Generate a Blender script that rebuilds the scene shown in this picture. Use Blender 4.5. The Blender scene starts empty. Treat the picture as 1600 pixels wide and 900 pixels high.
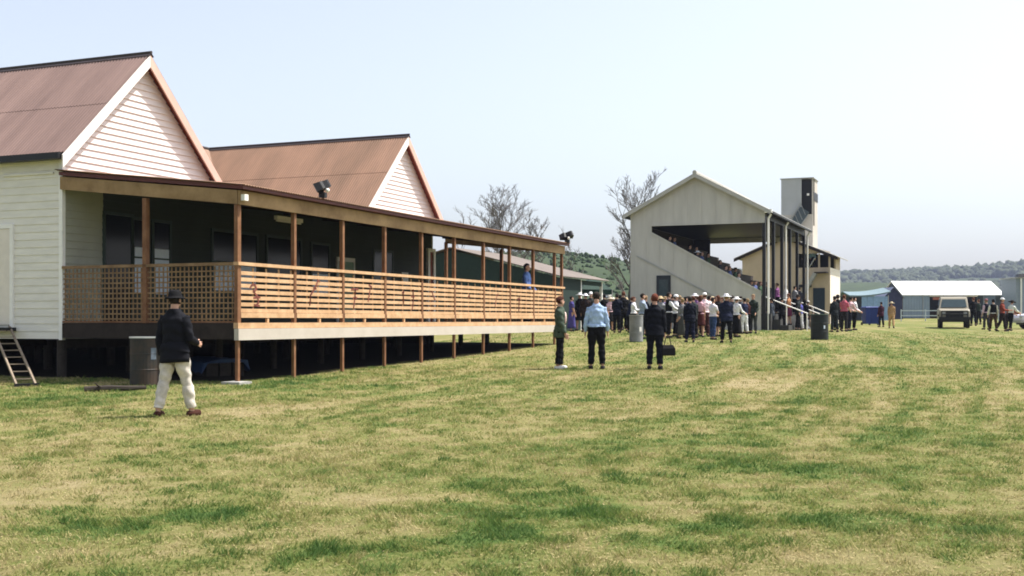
import bpy, math, random
import numpy as np
from mathutils import Vector, Matrix, Quaternion

random.seed(7)
rng = np.random.default_rng(7)
scene = bpy.context.scene
COL = scene.collection
F = 1800.0          # focal length in photo pixels (1600 wide)
EYE = 1.62
V0 = 500.0          # eye level row
R_ = math.radians

# ------------------------------------------------------------------ ground shape
def gz(x, y):
    return 0.0165*np.clip(y, -40, 122) + 0.30*np.exp(-((x-3.5)/12.0)**2-((y-50)/14.0)**2)
def gzf(x, y): return float(gz(x, y))
def X(u, Y): return (u-800)/F*Y
def Zp(v, Y): return EYE+(V0-v)/F*Y
def on_ground(u, v):
    lo, hi = 3.0, 118.0
    best = hi
    y = lo
    while y < hi:
        if Zp(v, y) >= 0 and gzf(X(u, y), y) >= Zp(v, y) - 1e-9 and v > V0:
            pass
        if gzf(X(u, y), y) > Zp(v, y):
            best = y; break
        y += 0.05
    return X(u, best), best

# ------------------------------------------------------------------ materials
MATS = {}
def mat(name, col, rough=0.8, var=0.12, scale=6.0, bump=0.0, bscale=40.0, metallic=0.0, col2=None, spec=0.3, detail=5, stretch=None, trans=0.0):
    if name in MATS: return MATS[name]
    m = bpy.data.materials.new(name); m.use_nodes = True
    nt = m.node_tree; N = nt.nodes; L = nt.links
    b = N['Principled BSDF']
    b.inputs['Roughness'].default_value = rough
    b.inputs['Metallic'].default_value = metallic
    b.inputs['Specular IOR Level'].default_value = spec
    tc = N.new('ShaderNodeTexCoord')
    src = tc.outputs['Object']
    if stretch:
        mp = N.new('ShaderNodeMapping'); mp.inputs['Scale'].default_value = stretch
        L.new(src, mp.inputs['Vector']); src = mp.outputs['Vector']
    n = N.new('ShaderNodeTexNoise'); n.inputs['Scale'].default_value = scale; n.inputs['Detail'].default_value = detail
    n.inputs['Roughness'].default_value = 0.65
    L.new(src, n.inputs['Vector'])
    r = N.new('ShaderNodeValToRGB')
    c = col
    a = [max(0, k*(1-var)) for k in c]
    d = list(col2) if col2 else [min(1, k*(1+var)) for k in c]
    if col2: a = list(c)
    r.color_ramp.elements[0].position = 0.33; r.color_ramp.elements[1].position = 0.67
    r.color_ramp.elements[0].color = (*a, 1); r.color_ramp.elements[1].color = (*d, 1)
    L.new(n.outputs['Fac'], r.inputs['Fac'])
    L.new(r.outputs['Color'], b.inputs['Base Color'])
    if bump:
        n2 = N.new('ShaderNodeTexNoise'); n2.inputs['Scale'].default_value = bscale; n2.inputs['Detail'].default_value = 3
        L.new(src, n2.inputs['Vector'])
        bp = N.new('ShaderNodeBump'); bp.inputs['Strength'].default_value = bump; bp.inputs['Distance'].default_value = 0.02
        L.new(n2.outputs['Fac'], bp.inputs['Height']); L.new(bp.outputs['Normal'], b.inputs['Normal'])
    MATS[name] = m
    return m
def cloth(r, g, b):
    return mat('cloth_%.3f_%.3f_%.3f' % (r, g, b), (r, g, b), 0.9, 0.22, 9, 0.25, 30, spec=0.15)
SKIN = mat('skin', (0.50, 0.29, 0.21), 0.6, 0.08, 12)
EYEM = mat('eye', (0.03, 0.025, 0.02), 0.3)
LIPM = mat('lip', (0.38, 0.14, 0.12), 0.5)
GLASS = mat('window_glass', (0.006, 0.008, 0.009), 0.15, 0.1, spec=0.22)
def translucent(name, col, fac=0.45):
    if name in MATS: return MATS[name]
    m = mat(name, col, 0.8, 0.05, 2)
    nt = m.node_tree; N = nt.nodes; L = nt.links
    t = N.new('ShaderNodeBsdfTranslucent'); t.inputs['Color'].default_value = (*col, 1)
    mx = N.new('ShaderNodeMixShader'); mx.inputs['Fac'].default_value = fac
    out = [n for n in N if n.type == 'OUTPUT_MATERIAL'][0]
    L.new(N['Principled BSDF'].outputs[0], mx.inputs[1]); L.new(t.outputs[0], mx.inputs[2]); L.new(mx.outputs[0], out.inputs[0])
    return m

# ------------------------------------------------------------------ mesh builder
class MB:
    def __init__(s): s.v = []; s.f = []; s.m = []
    def add(s, vs, fs, mi=0):
        o = len(s.v); s.v += [tuple(p) for p in vs]
        for f in fs: s.f.append(tuple(o+i for i in f)); s.m.append(mi)
        return s
    def box(s, x0, x1, y0, y1, z0, z1, mi=0):
        vs = [(x, y, z) for z in (z0, z1) for y in (y0, y1) for x in (x0, x1)]
        return s.add(vs, [(0,2,3,1),(4,5,7,6),(0,1,5,4),(2,6,7,3),(0,4,6,2),(1,3,7,5)], mi)
    def bar(s, p, q, w, h, up=(0,0,1), mi=0):
        p = Vector(p); q = Vector(q); d = (q-p).normalized(); up = Vector(up)
        if abs(d.dot(up)) > 0.98: up = Vector((0,1,0))
        a = d.cross(up).normalized(); b = a.cross(d).normalized()
        vs = [c+a*i*w/2+b*j*h/2 for c in (p, q) for i, j in ((-1,-1),(1,-1),(1,1),(-1,1))]
        return s.add(vs, [(0,1,2,3),(7,6,5,4),(0,4,5,1),(1,5,6,2),(2,6,7,3),(3,7,4,0)], mi)
    def tube(s, pts, rad, n=8, mi=0, ref=(0.13,0.97,0.2), cap=True):
        pts = [Vector(p) for p in pts]; k = len(pts)
        if not isinstance(rad, (list, tuple)): rad = [rad]*k
        vs = []
        for i, p in enumerate(pts):
            d = (pts[min(i+1,k-1)]-pts[max(i-1,0)])
            d = d.normalized() if d.length > 1e-9 else Vector((0,0,1))
            r = Vector(ref)
            if abs(d.dot(r.normalized())) > 0.95: r = Vector((1,0,0))
            a = d.cross(r).normalized(); b = a.cross(d).normalized()
            ra, rb = rad[i] if isinstance(rad[i], (list, tuple)) else (rad[i], rad[i])
            for j in range(n):
                t = 2*math.pi*j/n
                vs.append(p+a*math.cos(t)*ra+b*math.sin(t)*rb)
        fs = [(i*n+j, i*n+(j+1)%n, (i+1)*n+(j+1)%n, (i+1)*n+j) for i in range(k-1) for j in range(n)]
        if cap: fs += [tuple(range(n-1,-1,-1)), tuple(range((k-1)*n, k*n))]
        return s.add(vs, fs, mi)
    def rings(s, rings, mi=0):
        n = len(rings[0]); k = len(rings)
        vs = [p for r in rings for p in r]
        fs = [(i*n+j, i*n+(j+1)%n, (i+1)*n+(j+1)%n, (i+1)*n+j) for i in range(k-1) for j in range(n)]
        fs += [tuple(range(n-1,-1,-1)), tuple(range((k-1)*n, k*n))]
        return s.add(vs, fs, mi)
    def lathe(s, prof, c=(0,0,0), n=20, sx=1, sy=1, mi=0):
        return s.rings([[(c[0]+r*sx*math.cos(2*math.pi*j/n), c[1]+r*sy*math.sin(2*math.pi*j/n), c[2]+z) for j in range(n)] for r, z in prof], mi)
    def ell(s, c, r, n=14, k=9, fn=None, mi=0):
        rg = []
        for i in range(k+1):
            t = math.pi*(i/k); t = min(max(t, 0.06), math.pi-0.06)
            ring = []
            for j in range(n):
                p = 2*math.pi*j/n
                q = Vector((c[0]+r[0]*math.sin(t)*math.cos(p), c[1]+r[1]*math.sin(t)*math.sin(p), c[2]-r[2]*math.cos(t)))
                ring.append(fn(q) if fn else q)
            rg.append(ring)
        return s.rings(rg, mi)
    def prism(s, poly, axis, a0, a1, mi=0):
        """poly: 2D points; axis 'x': poly is (y,z) swept over x in [a0,a1]; 'y': poly is (x,z)"""
        n = len(poly)
        mk = (lambda p, a: (a, p[0], p[1])) if axis == 'x' else (lambda p, a: (p[0], a, p[1]))
        vs = [mk(p, a0) for p in poly]+[mk(p, a1) for p in poly]
        fs = [tuple(range(n)), tuple(range(2*n-1, n-1, -1))]+[(i, (i+1)%n, n+(i+1)%n, n+i) for i in range(n)]
        return s.add(vs, fs, mi)
    def boards(s, O, U, N, z0, z1, pitch, lap, ext):
        """lapped weatherboards; ext(z) -> (a,b) along U or None"""
        O = Vector(O); U = Vector(U); N = Vector(N); z = z0
        while z < z1-0.01:
            zt = min(z+pitch, z1)
            e0 = ext(z); e1 = ext(zt)
            if e0 is None: break
            if e1 is None: e1 = ((e0[0]+e0[1])/2-0.005, (e0[0]+e0[1])/2+0.005)
            def P(a, zz, n): return O+U*a+N*n+Vector((0,0,zz))
            lo = [P(e0[0], z, lap), P(e0[1], z, lap), P(e1[1], zt, 0.004), P(e1[0], zt, 0.004), P(e0[0], z, 0), P(e0[1], z, 0)]
            s.add(lo, [(0,1,2,3), (4,5,1,0), (4,0,3), (5,2,1)])
            z += pitch
        return s
    def corrugated(s, O, A, B, N, length, pitch=0.1, amp=0.012, th=0.008):
        """sheet: O + A*t (0..length), running down B (full vector), normal N"""
        O = Vector(O); A = Vector(A); B = Vector(B); N = Vector(N)
        k = int(length/pitch*4)+1; vs = []
        for i in range(k+1):
            t = min(i*pitch/4, length); h = amp*math.sin(2*math.pi*t/pitch)
            q = [O+A*t+B*b+N*(h+off) for b, off in ((0,0),(1,0),(0,-th),(1,-th))]
            vs += q+q                                 # rims get their own vertices so the sheet shades flat along its fall
        fs = []
        for i in range(k):
            a = i*8; c = a+8
            fs += [(a, a+1, c+1, c), (a+2, c+2, c+3, a+3), (a+5, a+7, c+7, c+5), (a+4, c+4, c+6, a+6)]
        return s.add(vs, fs)
    def build(s, name, m, parent=None, smooth=False, bevel=0):
        me = bpy.data.meshes.new(name); me.from_pydata(s.v, [], s.f); me.validate()
        for q in (m if isinstance(m, list) else [m]): me.materials.append(q)
        if any(s.m) and len(me.polygons) == len(s.m): me.polygons.foreach_set('material_index', s.m)
        if smooth: me.polygons.foreach_set('use_smooth', [True]*len(me.polygons))
        me.update()
        o = bpy.data.objects.new(name, me); COL.objects.link(o)
        if parent: o.parent = parent
        return o
def fixn(o):
    import bmesh
    bm = bmesh.new(); bm.from_mesh(o.data); bmesh.ops.recalc_face_normals(bm, faces=bm.faces[:]); bm.to_mesh(o.data); bm.free()
    return o
def tag(o, label=None, cat=None, group=None, kind=None):
    if label: o['label'] = label
    if cat: o['category'] = cat
    if group: o['group'] = group
    if kind: o['kind'] = kind
    return o
def thing(name, label, cat, loc=(0,0,0), rz=0, group=None):
    o = bpy.data.objects.new(name, None); COL.objects.link(o)
    o.empty_display_size = 0.3
    o.location = loc; o.rotation_euler = (0,0,rz)
    return tag(o, label, cat, group)

# building axes: D runs away along the verandah, E to the left and back
D = Vector((0.3846, 0.9231, 0)); E = Vector((-0.9231, 0.3846, 0)); RZ = math.atan2(D.y, D.x)
H0 = Vector((-9.457, 24.21, 0))
def HW(t, s, z=0): return H0+D*t+E*s+Vector((0,0,z))     # house local -> world

# ------------------------------------------------------------------ palette
M_wall = mat('cream_paint', (0.72, 0.69, 0.62), 0.6, 0.07, 1.5, stretch=(1,1,4))
M_vwall = mat('shaded_cream_wall', (0.022, 0.030, 0.021), 0.7, 0.2, 0.8, col2=(0.034, 0.043, 0.03))  # cream wall with the verandah shade put into its colour
M_lath = mat('weathered_lath', (0.17, 0.10, 0.05), 0.8, 0.2, 4, col2=(0.26, 0.165, 0.085))
M_earth = mat('dry_earth', (0.05,0.04,0.03), 0.95)
M_gable = mat('white_pink_paint', (0.76, 0.67, 0.64), 0.6, 0.05, 2, stretch=(1,1,4))
M_white = mat('white_paint', (0.82, 0.80, 0.76), 0.55, 0.05, 3)
M_barge = mat('white_barge_paint', (0.80, 0.74, 0.70), 0.55, 0.05, 3)
M_bargepink = mat('faded_pink_paint', (0.62, 0.40, 0.33), 0.6, 0.08, 3)
M_soffit = mat('red_brown_soffit', (0.26, 0.07, 0.05), 0.7)
M_roofA = mat('faded_maroon_iron', (0.155, 0.102, 0.09), 0.6, 0.2, 1.0, col2=(0.225, 0.15, 0.13), detail=9, spec=0.25, stretch=(0.35,1.6,0.35))
M_roofB = mat('oxide_red_iron', (0.165, 0.098, 0.062), 0.6, 0.2, 0.9, col2=(0.26, 0.15, 0.098), detail=9, spec=0.25, stretch=(0.35,1.6,0.35))
M_ridge = mat('dark_ridge_iron', (0.045, 0.035, 0.035), 0.5)
M_dkred = mat('dark_red_flashing', (0.10, 0.025, 0.02), 0.5)
M_pine = mat('treated_pine', (0.43, 0.255, 0.13), 0.7, 0.2, 5, col2=(0.60, 0.39, 0.225), stretch=(1,1,1))
M_pine2 = mat('aged_pine_beam', (0.19, 0.115, 0.05), 0.75, 0.2, 1.6, col2=(0.38, 0.25, 0.125), detail=6)
M_post = mat('stained_post', (0.145, 0.06, 0.026), 0.7, 0.2, 4, col2=(0.23, 0.115, 0.055))
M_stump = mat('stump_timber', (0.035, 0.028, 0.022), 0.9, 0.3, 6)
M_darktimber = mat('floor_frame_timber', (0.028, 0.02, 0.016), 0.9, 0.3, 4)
M_fascia = mat('cream_fascia', (0.44, 0.39, 0.33), 0.6, 0.08, 2, col2=(0.50, 0.45, 0.39))
M_black = mat('black_metal', (0.012, 0.012, 0.013), 0.45)
M_grey = mat('galvanised_grey', (0.36, 0.36, 0.35), 0.5, 0.12, 2, metallic=0.2)
M_mark = mat('dark_red_paint', (0.17, 0.05, 0.035), 0.7, 0.3, 8)
M_conc = mat('concrete', (0.34, 0.33, 0.31), 0.9, 0.15, 4, 0.3)
M_concd = mat('dark_concrete', (0.04, 0.04, 0.038), 0.9, 0.2, 3)
M_paleblue = mat('pale_blue_tone', (0.72, 0.80, 0.9), 0.8, 0.05)  # pale blue: painted daylight in the windows, and one drum's mark

# ================================================================== CLUBHOUSE
def build_house():
    h = thing('clubhouse', 'long weatherboard clubhouse with twin red iron gable roofs and a timber verandah on stilts', 'clubhouse', H0, RZ)
    EZ = 5.12; RZ_ = 7.71; HWd = 2.65; LEN = 17.3; WB = 1.22
    # walls
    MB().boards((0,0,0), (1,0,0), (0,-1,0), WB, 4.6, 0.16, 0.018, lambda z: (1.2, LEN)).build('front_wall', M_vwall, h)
    MB().boards((0,0,0), (1,0,0), (0,-1,0), WB, 4.6, 0.16, 0.018, lambda z: (0.0, 1.2)).build('front_wall', mat('half_shaded_cream', (0.36,0.36,0.29), 0.6, 0.08, 1.5), h)  # same cream wall, with less shade painted in at the left end
    w = MB().boards((0,0,0), (0,1,0), (-1,0,0), WB, 5.05, 0.162, 0.018, lambda z: (0.0, 12.0)).build('side_wall', M_wall, h)
    MB().box(LEN-0.02, LEN+0.1, 0.0, 12, WB, 5.05).build('end_wall', M_wall, h)
    MB().box(0.03, LEN-0.03, 11.85, 12, WB, 5.05).build('back_wall', M_wall, h)
    MB().box(0.05, LEN-0.05, 0.06, 0.16, WB, 5.0).build('wall_lining', M_wall, h)
    MB().box(0.05, 0.12, 0.17, 11.8, WB, 5.0).build('wall_lining', M_wall, h)
    MB().box(-0.03, 0.06, -0.035, 0.06, WB-0.02, 5.05).build('corner_board', M_white, h)
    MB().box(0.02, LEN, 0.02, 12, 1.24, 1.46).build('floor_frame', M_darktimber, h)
    # door in the side wall
    d = MB().box(-0.045, 0.01, 1.40, 2.25, 1.52, 3.58).build('door', mat('door_cream', (0.72,0.66,0.58), 0.5, 0.05), h)
    MB().box(-0.06, 0.005, 1.31, 1.40, 1.46, 3.68).build('door_frame', M_white, d)
    MB().box(-0.06, 0.005, 1.401, 2.35, 3.585, 3.68).build('door_frame', M_white, d)
    MB().box(-0.28, -0.02, 1.25, 2.4, 1.38, 1.46).build('door_sill', M_black, d)
    MB().bar((-0.025, 0.2, 4.72), (-0.025, 1.6, 4.72), 0.05, 0.04).build('wall_bracket', M_wall, h)
    # gables and roofs of the two wings
    for c, mr, L in ((2.45, M_roofA, 12.6), (15.1, M_roofB, 12.4)):
        sl = (RZ_-EZ)/HWd
        def ext(z, c=c):
            hw = (RZ_-0.16-z)/sl
            hw = min(hw, 2.46)
            return (c-hw, c+hw) if hw > 0.03 else None
        g = MB(); g.boards((0,-0.012,0), (1,0,0), (0,-1,0), 4.58, RZ_-0.12, 0.145, 0.034, ext)
        g.prism([(c-2.45, 4.6), (c+2.45, 4.6), (c+2.45, EZ+0.05), (c, RZ_-0.15), (c-2.45, EZ+0.05)], 'y', 0.0, 0.05)
        g.build('gable_wall', M_gable, h)
        ov = 0.24
        for sgn in (-1, 1):
            B = Vector((sgn*HWd, 0, EZ-RZ_)); N = Vector((-sgn*(EZ-RZ_), 0, HWd)).normalized()
            r = MB().corrugated((c, -ov, RZ_), (0,1,0), B, N, L+ov, 0.09, 0.013).corrugated(Vector((c,-ov-0.004,RZ_))+N*0.007, (0,1,0), B*0.53, N, L+ov, 0.09, 0.013).build('roof', mr, h, smooth=True)
            # soffit lining and barge board
            o0 = Vector((c, -ov, RZ_))-N*0.035
            sf = MB(); p = [o0+Vector((0,0.02,0)), o0+B+Vector((0,0.02,0)), o0+B+Vector((0,ov,0)), o0+Vector((0,ov,0))]
            sf.add(p+[q-N*0.02 for q in p], [(0,1,2,3),(7,6,5,4),(0,4,5,1),(1,5,6,2),(2,6,7,3),(3,7,4,0)])
            sf.build('soffit', M_soffit, r)
            t = 0.0
            top = Vector((c, -ov-0.022*(1 if sgn < 0 else 1.15), RZ_-0.03)); dn = Vector((sgn*HWd*1.015, 0, (EZ-RZ_)*1.015))
            bb = MB(); w_ = Vector((0,0,-0.27)); th = Vector((0,0.035,0))
            q = [top, top+dn, top+dn+w_, top+w_]
            bb.add(q+[k+th for k in q], [(0,1,2,3),(7,6,5,4),(0,4,5,1),(1,5,6,2),(2,6,7,3),(3,7,4,0)])
            bb.build('barge_board', M_barge if sgn < 0 else M_bargepink, r)
            # gutter
            e = Vector((c, 0, RZ_))+B
            gt = MB().box(e.x-0.10, e.x+0.08, -ov+0.05, 5.2 if (c > 10 or sgn > 0) else 12, e.z-0.15, e.z-0.015)
            gt.build('gutter', M_black, r)
        MB().tube([(c,-ov-0.05,RZ_+0.035), (c,L,RZ_+0.035)], 0.035, 8).bar((c-0.055,-ov-0.04,RZ_-0.025),(c-0.055,L,RZ_-0.025),0.012,0.10,up=(0.7,0,0.7)).bar((c+0.055,-ov-0.04,RZ_-0.025),(c+0.055,L,RZ_-0.025),0.012,0.10,up=(-0.7,0,0.7)).build('ridge_cap', M_ridge, h)
    # main body roof
    for sgn in (-1, 1):
        B = Vector((0, sgn*2.62, EZ-RZ_)); N = Vector((0, sgn*(RZ_-EZ), 2.62)).normalized()
        O = Vector((15.1 if sgn < 0 else 2.5, 7.76, RZ_-0.004)); A = (-1,0,0) if sgn < 0 else (1,0,0)
        MB().corrugated(O, A, B, N, 12.6, 0.09, 0.013).build('roof', M_roofB, h, smooth=True)
    MB().tube([(2.5,7.76,RZ_+0.02), (15.1,7.76,RZ_+0.02)], 0.05, 8).build('ridge_cap', M_ridge, h)
    # ---------------- verandah
    S0 = -4.45; TE = 18.35
    def vr(s): return 4.17+(s-S0)*(4.66-4.17)/4.45        # underside of the lean-to roof
    B = Vector((0, -4.75, -0.523)); N = Vector((0,-0.1095,0.994)).normalized()
    MB().corrugated((-0.15, 0.06, 4.77), (1,0,0), B, N, TE+0.35, 0.09, 0.012).build('verandah_roof', M_roofB, h, smooth=True)
    MB().corrugated((5.2, 5.0, 5.32), (1,0,0), Vector((0,-4.93,-0.543)), N, 7.2, 0.09, 0.012).build('verandah_roof', M_roofB, h, smooth=True)
    MB().box(-0.12, TE+0.18, S0-0.20, S0-0.085, 4.165, 4.255).build('gutter', M_dkred, h)
    MB().box(-0.05, TE+0.1, S0-0.075, S0-0.03, 3.875, 4.15).build('verandah_beam', M_pine2, h)
    for tt in (-0.06, TE+0.02):
        b = MB(); p = [(tt,S0-0.02,3.88),(tt,0,4.36),(tt,0,4.63),(tt,S0-0.02,4.15)]
        b.add(p+[(x+0.04,y,z) for x,y,z in p], [(0,1,2,3),(7,6,5,4),(0,4,5,1),(1,5,6,2),(2,6,7,3),(3,7,4,0)])
        b.build('verandah_beam', M_pine2, h)
        b = MB(); p = [(tt-0.03,S0-0.1,4.17),(tt-0.03,0,4.655),(tt-0.03,0,4.73),(tt-0.03,S0-0.1,4.245)]
        b.add(p+[(x+0.1,y,z) for x,y,z in p], [(0,1,2,3),(7,6,5,4),(0,4,5,1),(1,5,6,2),(2,6,7,3),(3,7,4,0)])
        b.build('roof_flashing', M_dkred, h)
    cl = MB(); p = [(0.0,S0+0.0,4.10),(TE,S0+0.0,4.10),(TE,-0.03,4.58),(0.0,-0.03,4.58)]
    cl.add(p+[(a,b_,c_+0.02) for a,b_,c_ in p], [(0,1,2,3),(7,6,5,4),(0,4,5,1),(1,5,6,2),(2,6,7,3),(3,7,4,0)]); cl.build('verandah_shade_ceiling', M_darktimber, h)  # dark sheet carries the shade under the verandah roof
    for k in range(10):
        t = 0.3+k*1.98
        MB().bar((t,S0+0.0,4.08), (t,-0.02,4.57), 0.05, 0.11).build('rafter', M_darktimber, h)
    # deck
    MB().box(0.0, TE+0.1, S0+0.06, -0.05, 1.50, 1.56).build('deck', M_darktimber, h)
    MB().box(0.02, TE+0.05, S0+0.3, -0.2, 1.27, 1.49).build('deck_joists', M_darktimber, h)
    MB().box(-0.08, TE+0.12, S0-0.06, S0+0.05, 1.455, 1.565).build('deck_edge', M_pine, h)
    MB().box(-0.10, TE+0.14, S0-0.085, S0+0.02, 1.225, 1.450).build('fascia_board', M_fascia, h)
    MB().box(-0.06, 0.0, S0+0.06, -0.06, 1.24, 1.55).build('side_joist', M_darktimber, h)
    # posts
    ts = [i*1.96 for i in range(10)]+[TE]
    for i, t in enumerate(ts):
        wx = 0.042 if i else 0.055
        p = HW(t, S0); g0 = gzf(p.x, p.y)-0.1
        MB().box(t-wx, t+wx, S0-0.03, S0+0.055, 1.566, 3.874+(0.0)).build('verandah_post', M_post, h)
        MB().box(t-0.035, t+0.035, S0-0.02, S0+0.045, g0, 1.224).build('stilt', M_post, h)
    for s in (-2.2,):
        for t in (0.0, TE):
            MB().box(t-0.05, t+0.05, s-0.05, s+0.05, 1.56, 3.99+0.1).build('verandah_post', M_post, h)
    MB().box(TE-0.05, TE+0.05, -0.1, 0.0, 1.56, 4.4).build('verandah_post', M_post, h)
    pp = HW(-0.05, S0-0.1)
    MB().box(-0.30, 0.10, S0-0.25, S0+0.18, gzf(pp.x,pp.y)-0.1, gzf(pp.x,pp.y)+0.05).build('footing', M_conc, h)
    # front railing, one panel per bay
    marks = {
        0: [[(0.30,2.24),(0.36,2.31),(0.46,2.33),(0.52,2.25),(0.44,2.19)], [(0.40,2.20),(0.55,2.10),(0.60,1.98),(0.50,1.90)], [(0.42,2.06),(0.66,2.08)], [(0.44,1.92),(0.64,1.90)]],
        1: [[(0.50,1.93),(0.54,2.16),(0.62,2.22)], [(0.62,2.22),(0.76,2.36),(0.84,2.48)], [(0.80,2.50),(0.92,2.46)], [(0.66,2.32),(0.78,2.30)]],
        2: [[(0.30,2.32),(0.62,2.34)], [(0.47,2.34),(0.45,2.10),(0.40,1.90)], [(0.36,2.12),(0.56,2.14)], [(1.10,2.45),(1.25,2.40)], [(1.18,2.38),(1.12,2.20),(1.06,2.05)]],
        3: [[(0.86,2.34),(0.86,2.02)], [(0.80,2.30),(0.92,2.32)], [(1.38,2.40),(1.40,2.10),(1.34,1.88)], [(1.30,2.22),(1.48,2.22)]],
        4: [[(0.50,2.38),(0.58,2.26),(0.68,2.14)]],
        5: [[(0.80,2.28),(0.92,2.30)], [(0.86,2.34),(0.86,2.24)]],
        6: [[(0.98,2.42),(0.82,2.24),(0.74,2.02)]],
        7: [[(0.64,2.34),(0.64,2.18),(0.60,1.88)], [(0.52,2.28),(0.76,2.28)]],
        8: [[(1.18,2.56),(1.02,2.36)], [(1.04,2.38),(0.82,2.30),(0.72,2.10)], [(0.90,2.34),(1.06,2.22)]],
    }
    for i in range(len(ts)-1):
        a = ts[i]+0.055; b = ts[i+1]-0.055
        p = MB()
        for k in range(7):
            z = 2.545-0.123*k
            dz = random.uniform(-0.006, 0.006); dz2 = random.uniform(-0.006, 0.006)
            p.bar((a, S0+random.uniform(-0.003,0.003), z+dz), (b, S0, z+dz2), 0.036, 0.074)
        n = max(1, int((b-a)/0.40))
        for k in range(n+1):
            x = a+0.03+(b-a-0.06)*k/n
            p.box(x-0.02, x+0.02, S0+0.022, S0+0.04, 1.72, 2.66)
        pan = p.build('slatted_panel', M_pine, h)
        MB().box(a, b, S0-0.035, S0+0.035, 1.665, 1.765).build('bottom_rail', M_pine, pan)
        MB().box((a+b)/2-0.03, (a+b)/2+0.03, S0-0.025, S0+0.025, 1.567, 1.663).build('rail_block', M_pine, pan)
        mk = MB()
        for st in marks.get(i, []):
            for q in range(len(st)-1):
                (x0,z0), (x1,z1) = st[q], st[q+1]
                mk.bar((a+x0, S0-0.020-0.003*q, z0), (a+x1, S0-0.020-0.003*q, z1), 0.006, 0.042, up=(0,-1,0) if False else (0,0,1))
        if mk.v: tag(mk.build('painted_figure', M_mark, pan))
    MB().box(0.0-0.07, TE+0.15, S0-0.06, S0+0.06, 2.69, 2.755).build('handrail', M_pine, h)
    # side railings of square lattice
    for tt in (0.0, TE+0.02):
        for s0, s1 in ((S0+0.08, -2.26), (-2.14, -0.05)):
            p = MB(); s = s0+0.05
            while s < s1:
                p.box(tt-0.006, tt+0.006, s-0.015, s+0.015, 1.60, 2.68); s += 0.105
            z = 1.64
            while z < 2.66:
                p.box(tt-0.02, tt-0.008, s0, s1, z-0.015, z+0.015); z += 0.105
            p.build('lattice_panel', M_lath, h)
        MB().box(tt-0.05, tt+0.05, S0+0.065, -0.04, 2.69, 2.75).build('handrail', M_lath, h)
        MB().box(tt-0.035, tt+0.035, S0+0.065, -0.04, 1.565, 1.60).build('bottom_rail', M_post, h)
    # openings in the front wall: (t0,t1,z0,z1, lower pale part top, kind)
    for (t0,t1,z0,z1,pz,frame) in ((1.25,2.08,1.56,3.95,0,'d'), (2.16,2.52,2.2,3.9,3.28,'w'), (2.84,3.40,2.2,3.9,3.28,'w'), (5.05,6.9,2.35,3.85,3.02,'w'), (7.4,9.0,2.35,3.85,0,'w'), (9.6,10.5,2.35,3.8,2.95,'w'), (13.2,14.4,2.35,3.8,0,'w')):
        fr = MB(); y0 = -0.045
        for bx in ((t0-0.07,t0,z0-0.07,z1+0.07),(t1,t1+0.07,z0-0.07,z1+0.07),(t0,t1,z1,z1+0.07),(t0,t1,z0-0.07,z0)):
            fr.box(bx[0],bx[1],y0,0.02,bx[2],bx[3])
        if frame == 'w': fr.box(t0,t1,-0.038,0.02,(z0+z1)/2-0.02,(z0+z1)/2+0.02)
        f = fr.build('window' if frame == 'w' else 'door', mat('dark_green_trim', (0.03,0.05,0.04), 0.5), h)
        MB().box(t0,t1,-0.026,-0.02,z0,z1).build('pane' if frame == 'w' else 'door_leaf', GLASS, f)
        if pz: MB().box(t0+0.03,t1-0.03,-0.034,-0.028,z0+0.02,pz).build('daylight_panel', M_paleblue, f)  # pale panel paints in daylight seen through the house
    f = MB().box(10.95,11.0,-0.06,0.0,1.56,3.5).box(11.92,11.97,-0.06,0.0,1.56,3.5).box(11.0,11.92,-0.06,0.0,3.38,3.5).build('door', M_white, h)
    MB().box(11.0,11.92,-0.035,-0.022,1.56,3.379).build('door_leaf', mat('sage_door', (0.20,0.30,0.22), 0.6), f)
    MB().box(15.05,15.5,-0.034,-0.022,2.78,3.2).build('notice', mat('notice_paper', (0.85,0.85,0.82), 0.8, 0.1, 14), h)
    MB().box(16.85,17.0,-0.10,0.02,1.56,4.1).box(17.28,17.42,-0.10,0.02,1.56,4.1).box(17.0,17.28,-0.10,0.02,3.98,4.1).build('door_frame', M_white, h)
    MB().box(17.0,17.28,-0.05,-0.03,1.56,3.979).build('door_leaf', M_soffit, h)
    # stumps under the floor
    for s in (0.15, 2.6, 5.0, 7.4, 9.8, 11.8):
        for k in range(9):
            t = 0.15+k*2.1
            if t > LEN: continue
            p = HW(t, s); g0 = gzf(p.x,p.y)-0.15
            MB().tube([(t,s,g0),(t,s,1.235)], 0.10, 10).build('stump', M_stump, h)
            if s in (0.15, 2.6): MB().lathe([(0.001,0),(0.16,0),(0.15,0.012),(0.001,0.013)], (t,s,1.222), 10).build('stump_cap', M_grey, h)
    MB().box(0.1, LEN, 2.55, 2.68, 1.02, 1.22).build('bearer', M_darktimber, h)
    MB().box(0.1, LEN, 0.12, 0.22, 1.02, 1.20).build('bearer', M_darktimber, h)
    MB().box(0.1, LEN, 6.5, 6.6, 1.10, 1.22).build('bearer', M_darktimber, h)
    MB().box(LEN-0.05, LEN, 0.1, 8.6, 0.2, 1.215).build('skirting', M_darktimber, h)
    MB().box(0.1, 10.5, 11.9, 11.96, 0.2, 1.215).build('skirting', M_darktimber, h)
    MB().box(10.5, LEN, 11.9, 11.96, 0.2, 0.86).build('skirting', M_darktimber, h)
    for t_ in (11.6, 13.2, 14.1, 15.7): MB().box(t_, t_+0.75, 11.84, 11.899, 0.3, 1.215).build('skirting', M_darktimber, h)
    for k in range(9):
        t = 0.3+k*2.1
        p = HW(t, -2.2); MB().tube([(t,-2.2,gzf(p.x,p.y)-0.1),(t,-2.2,1.27)], 0.08, 8).build('stump', M_stump, h)
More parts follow.
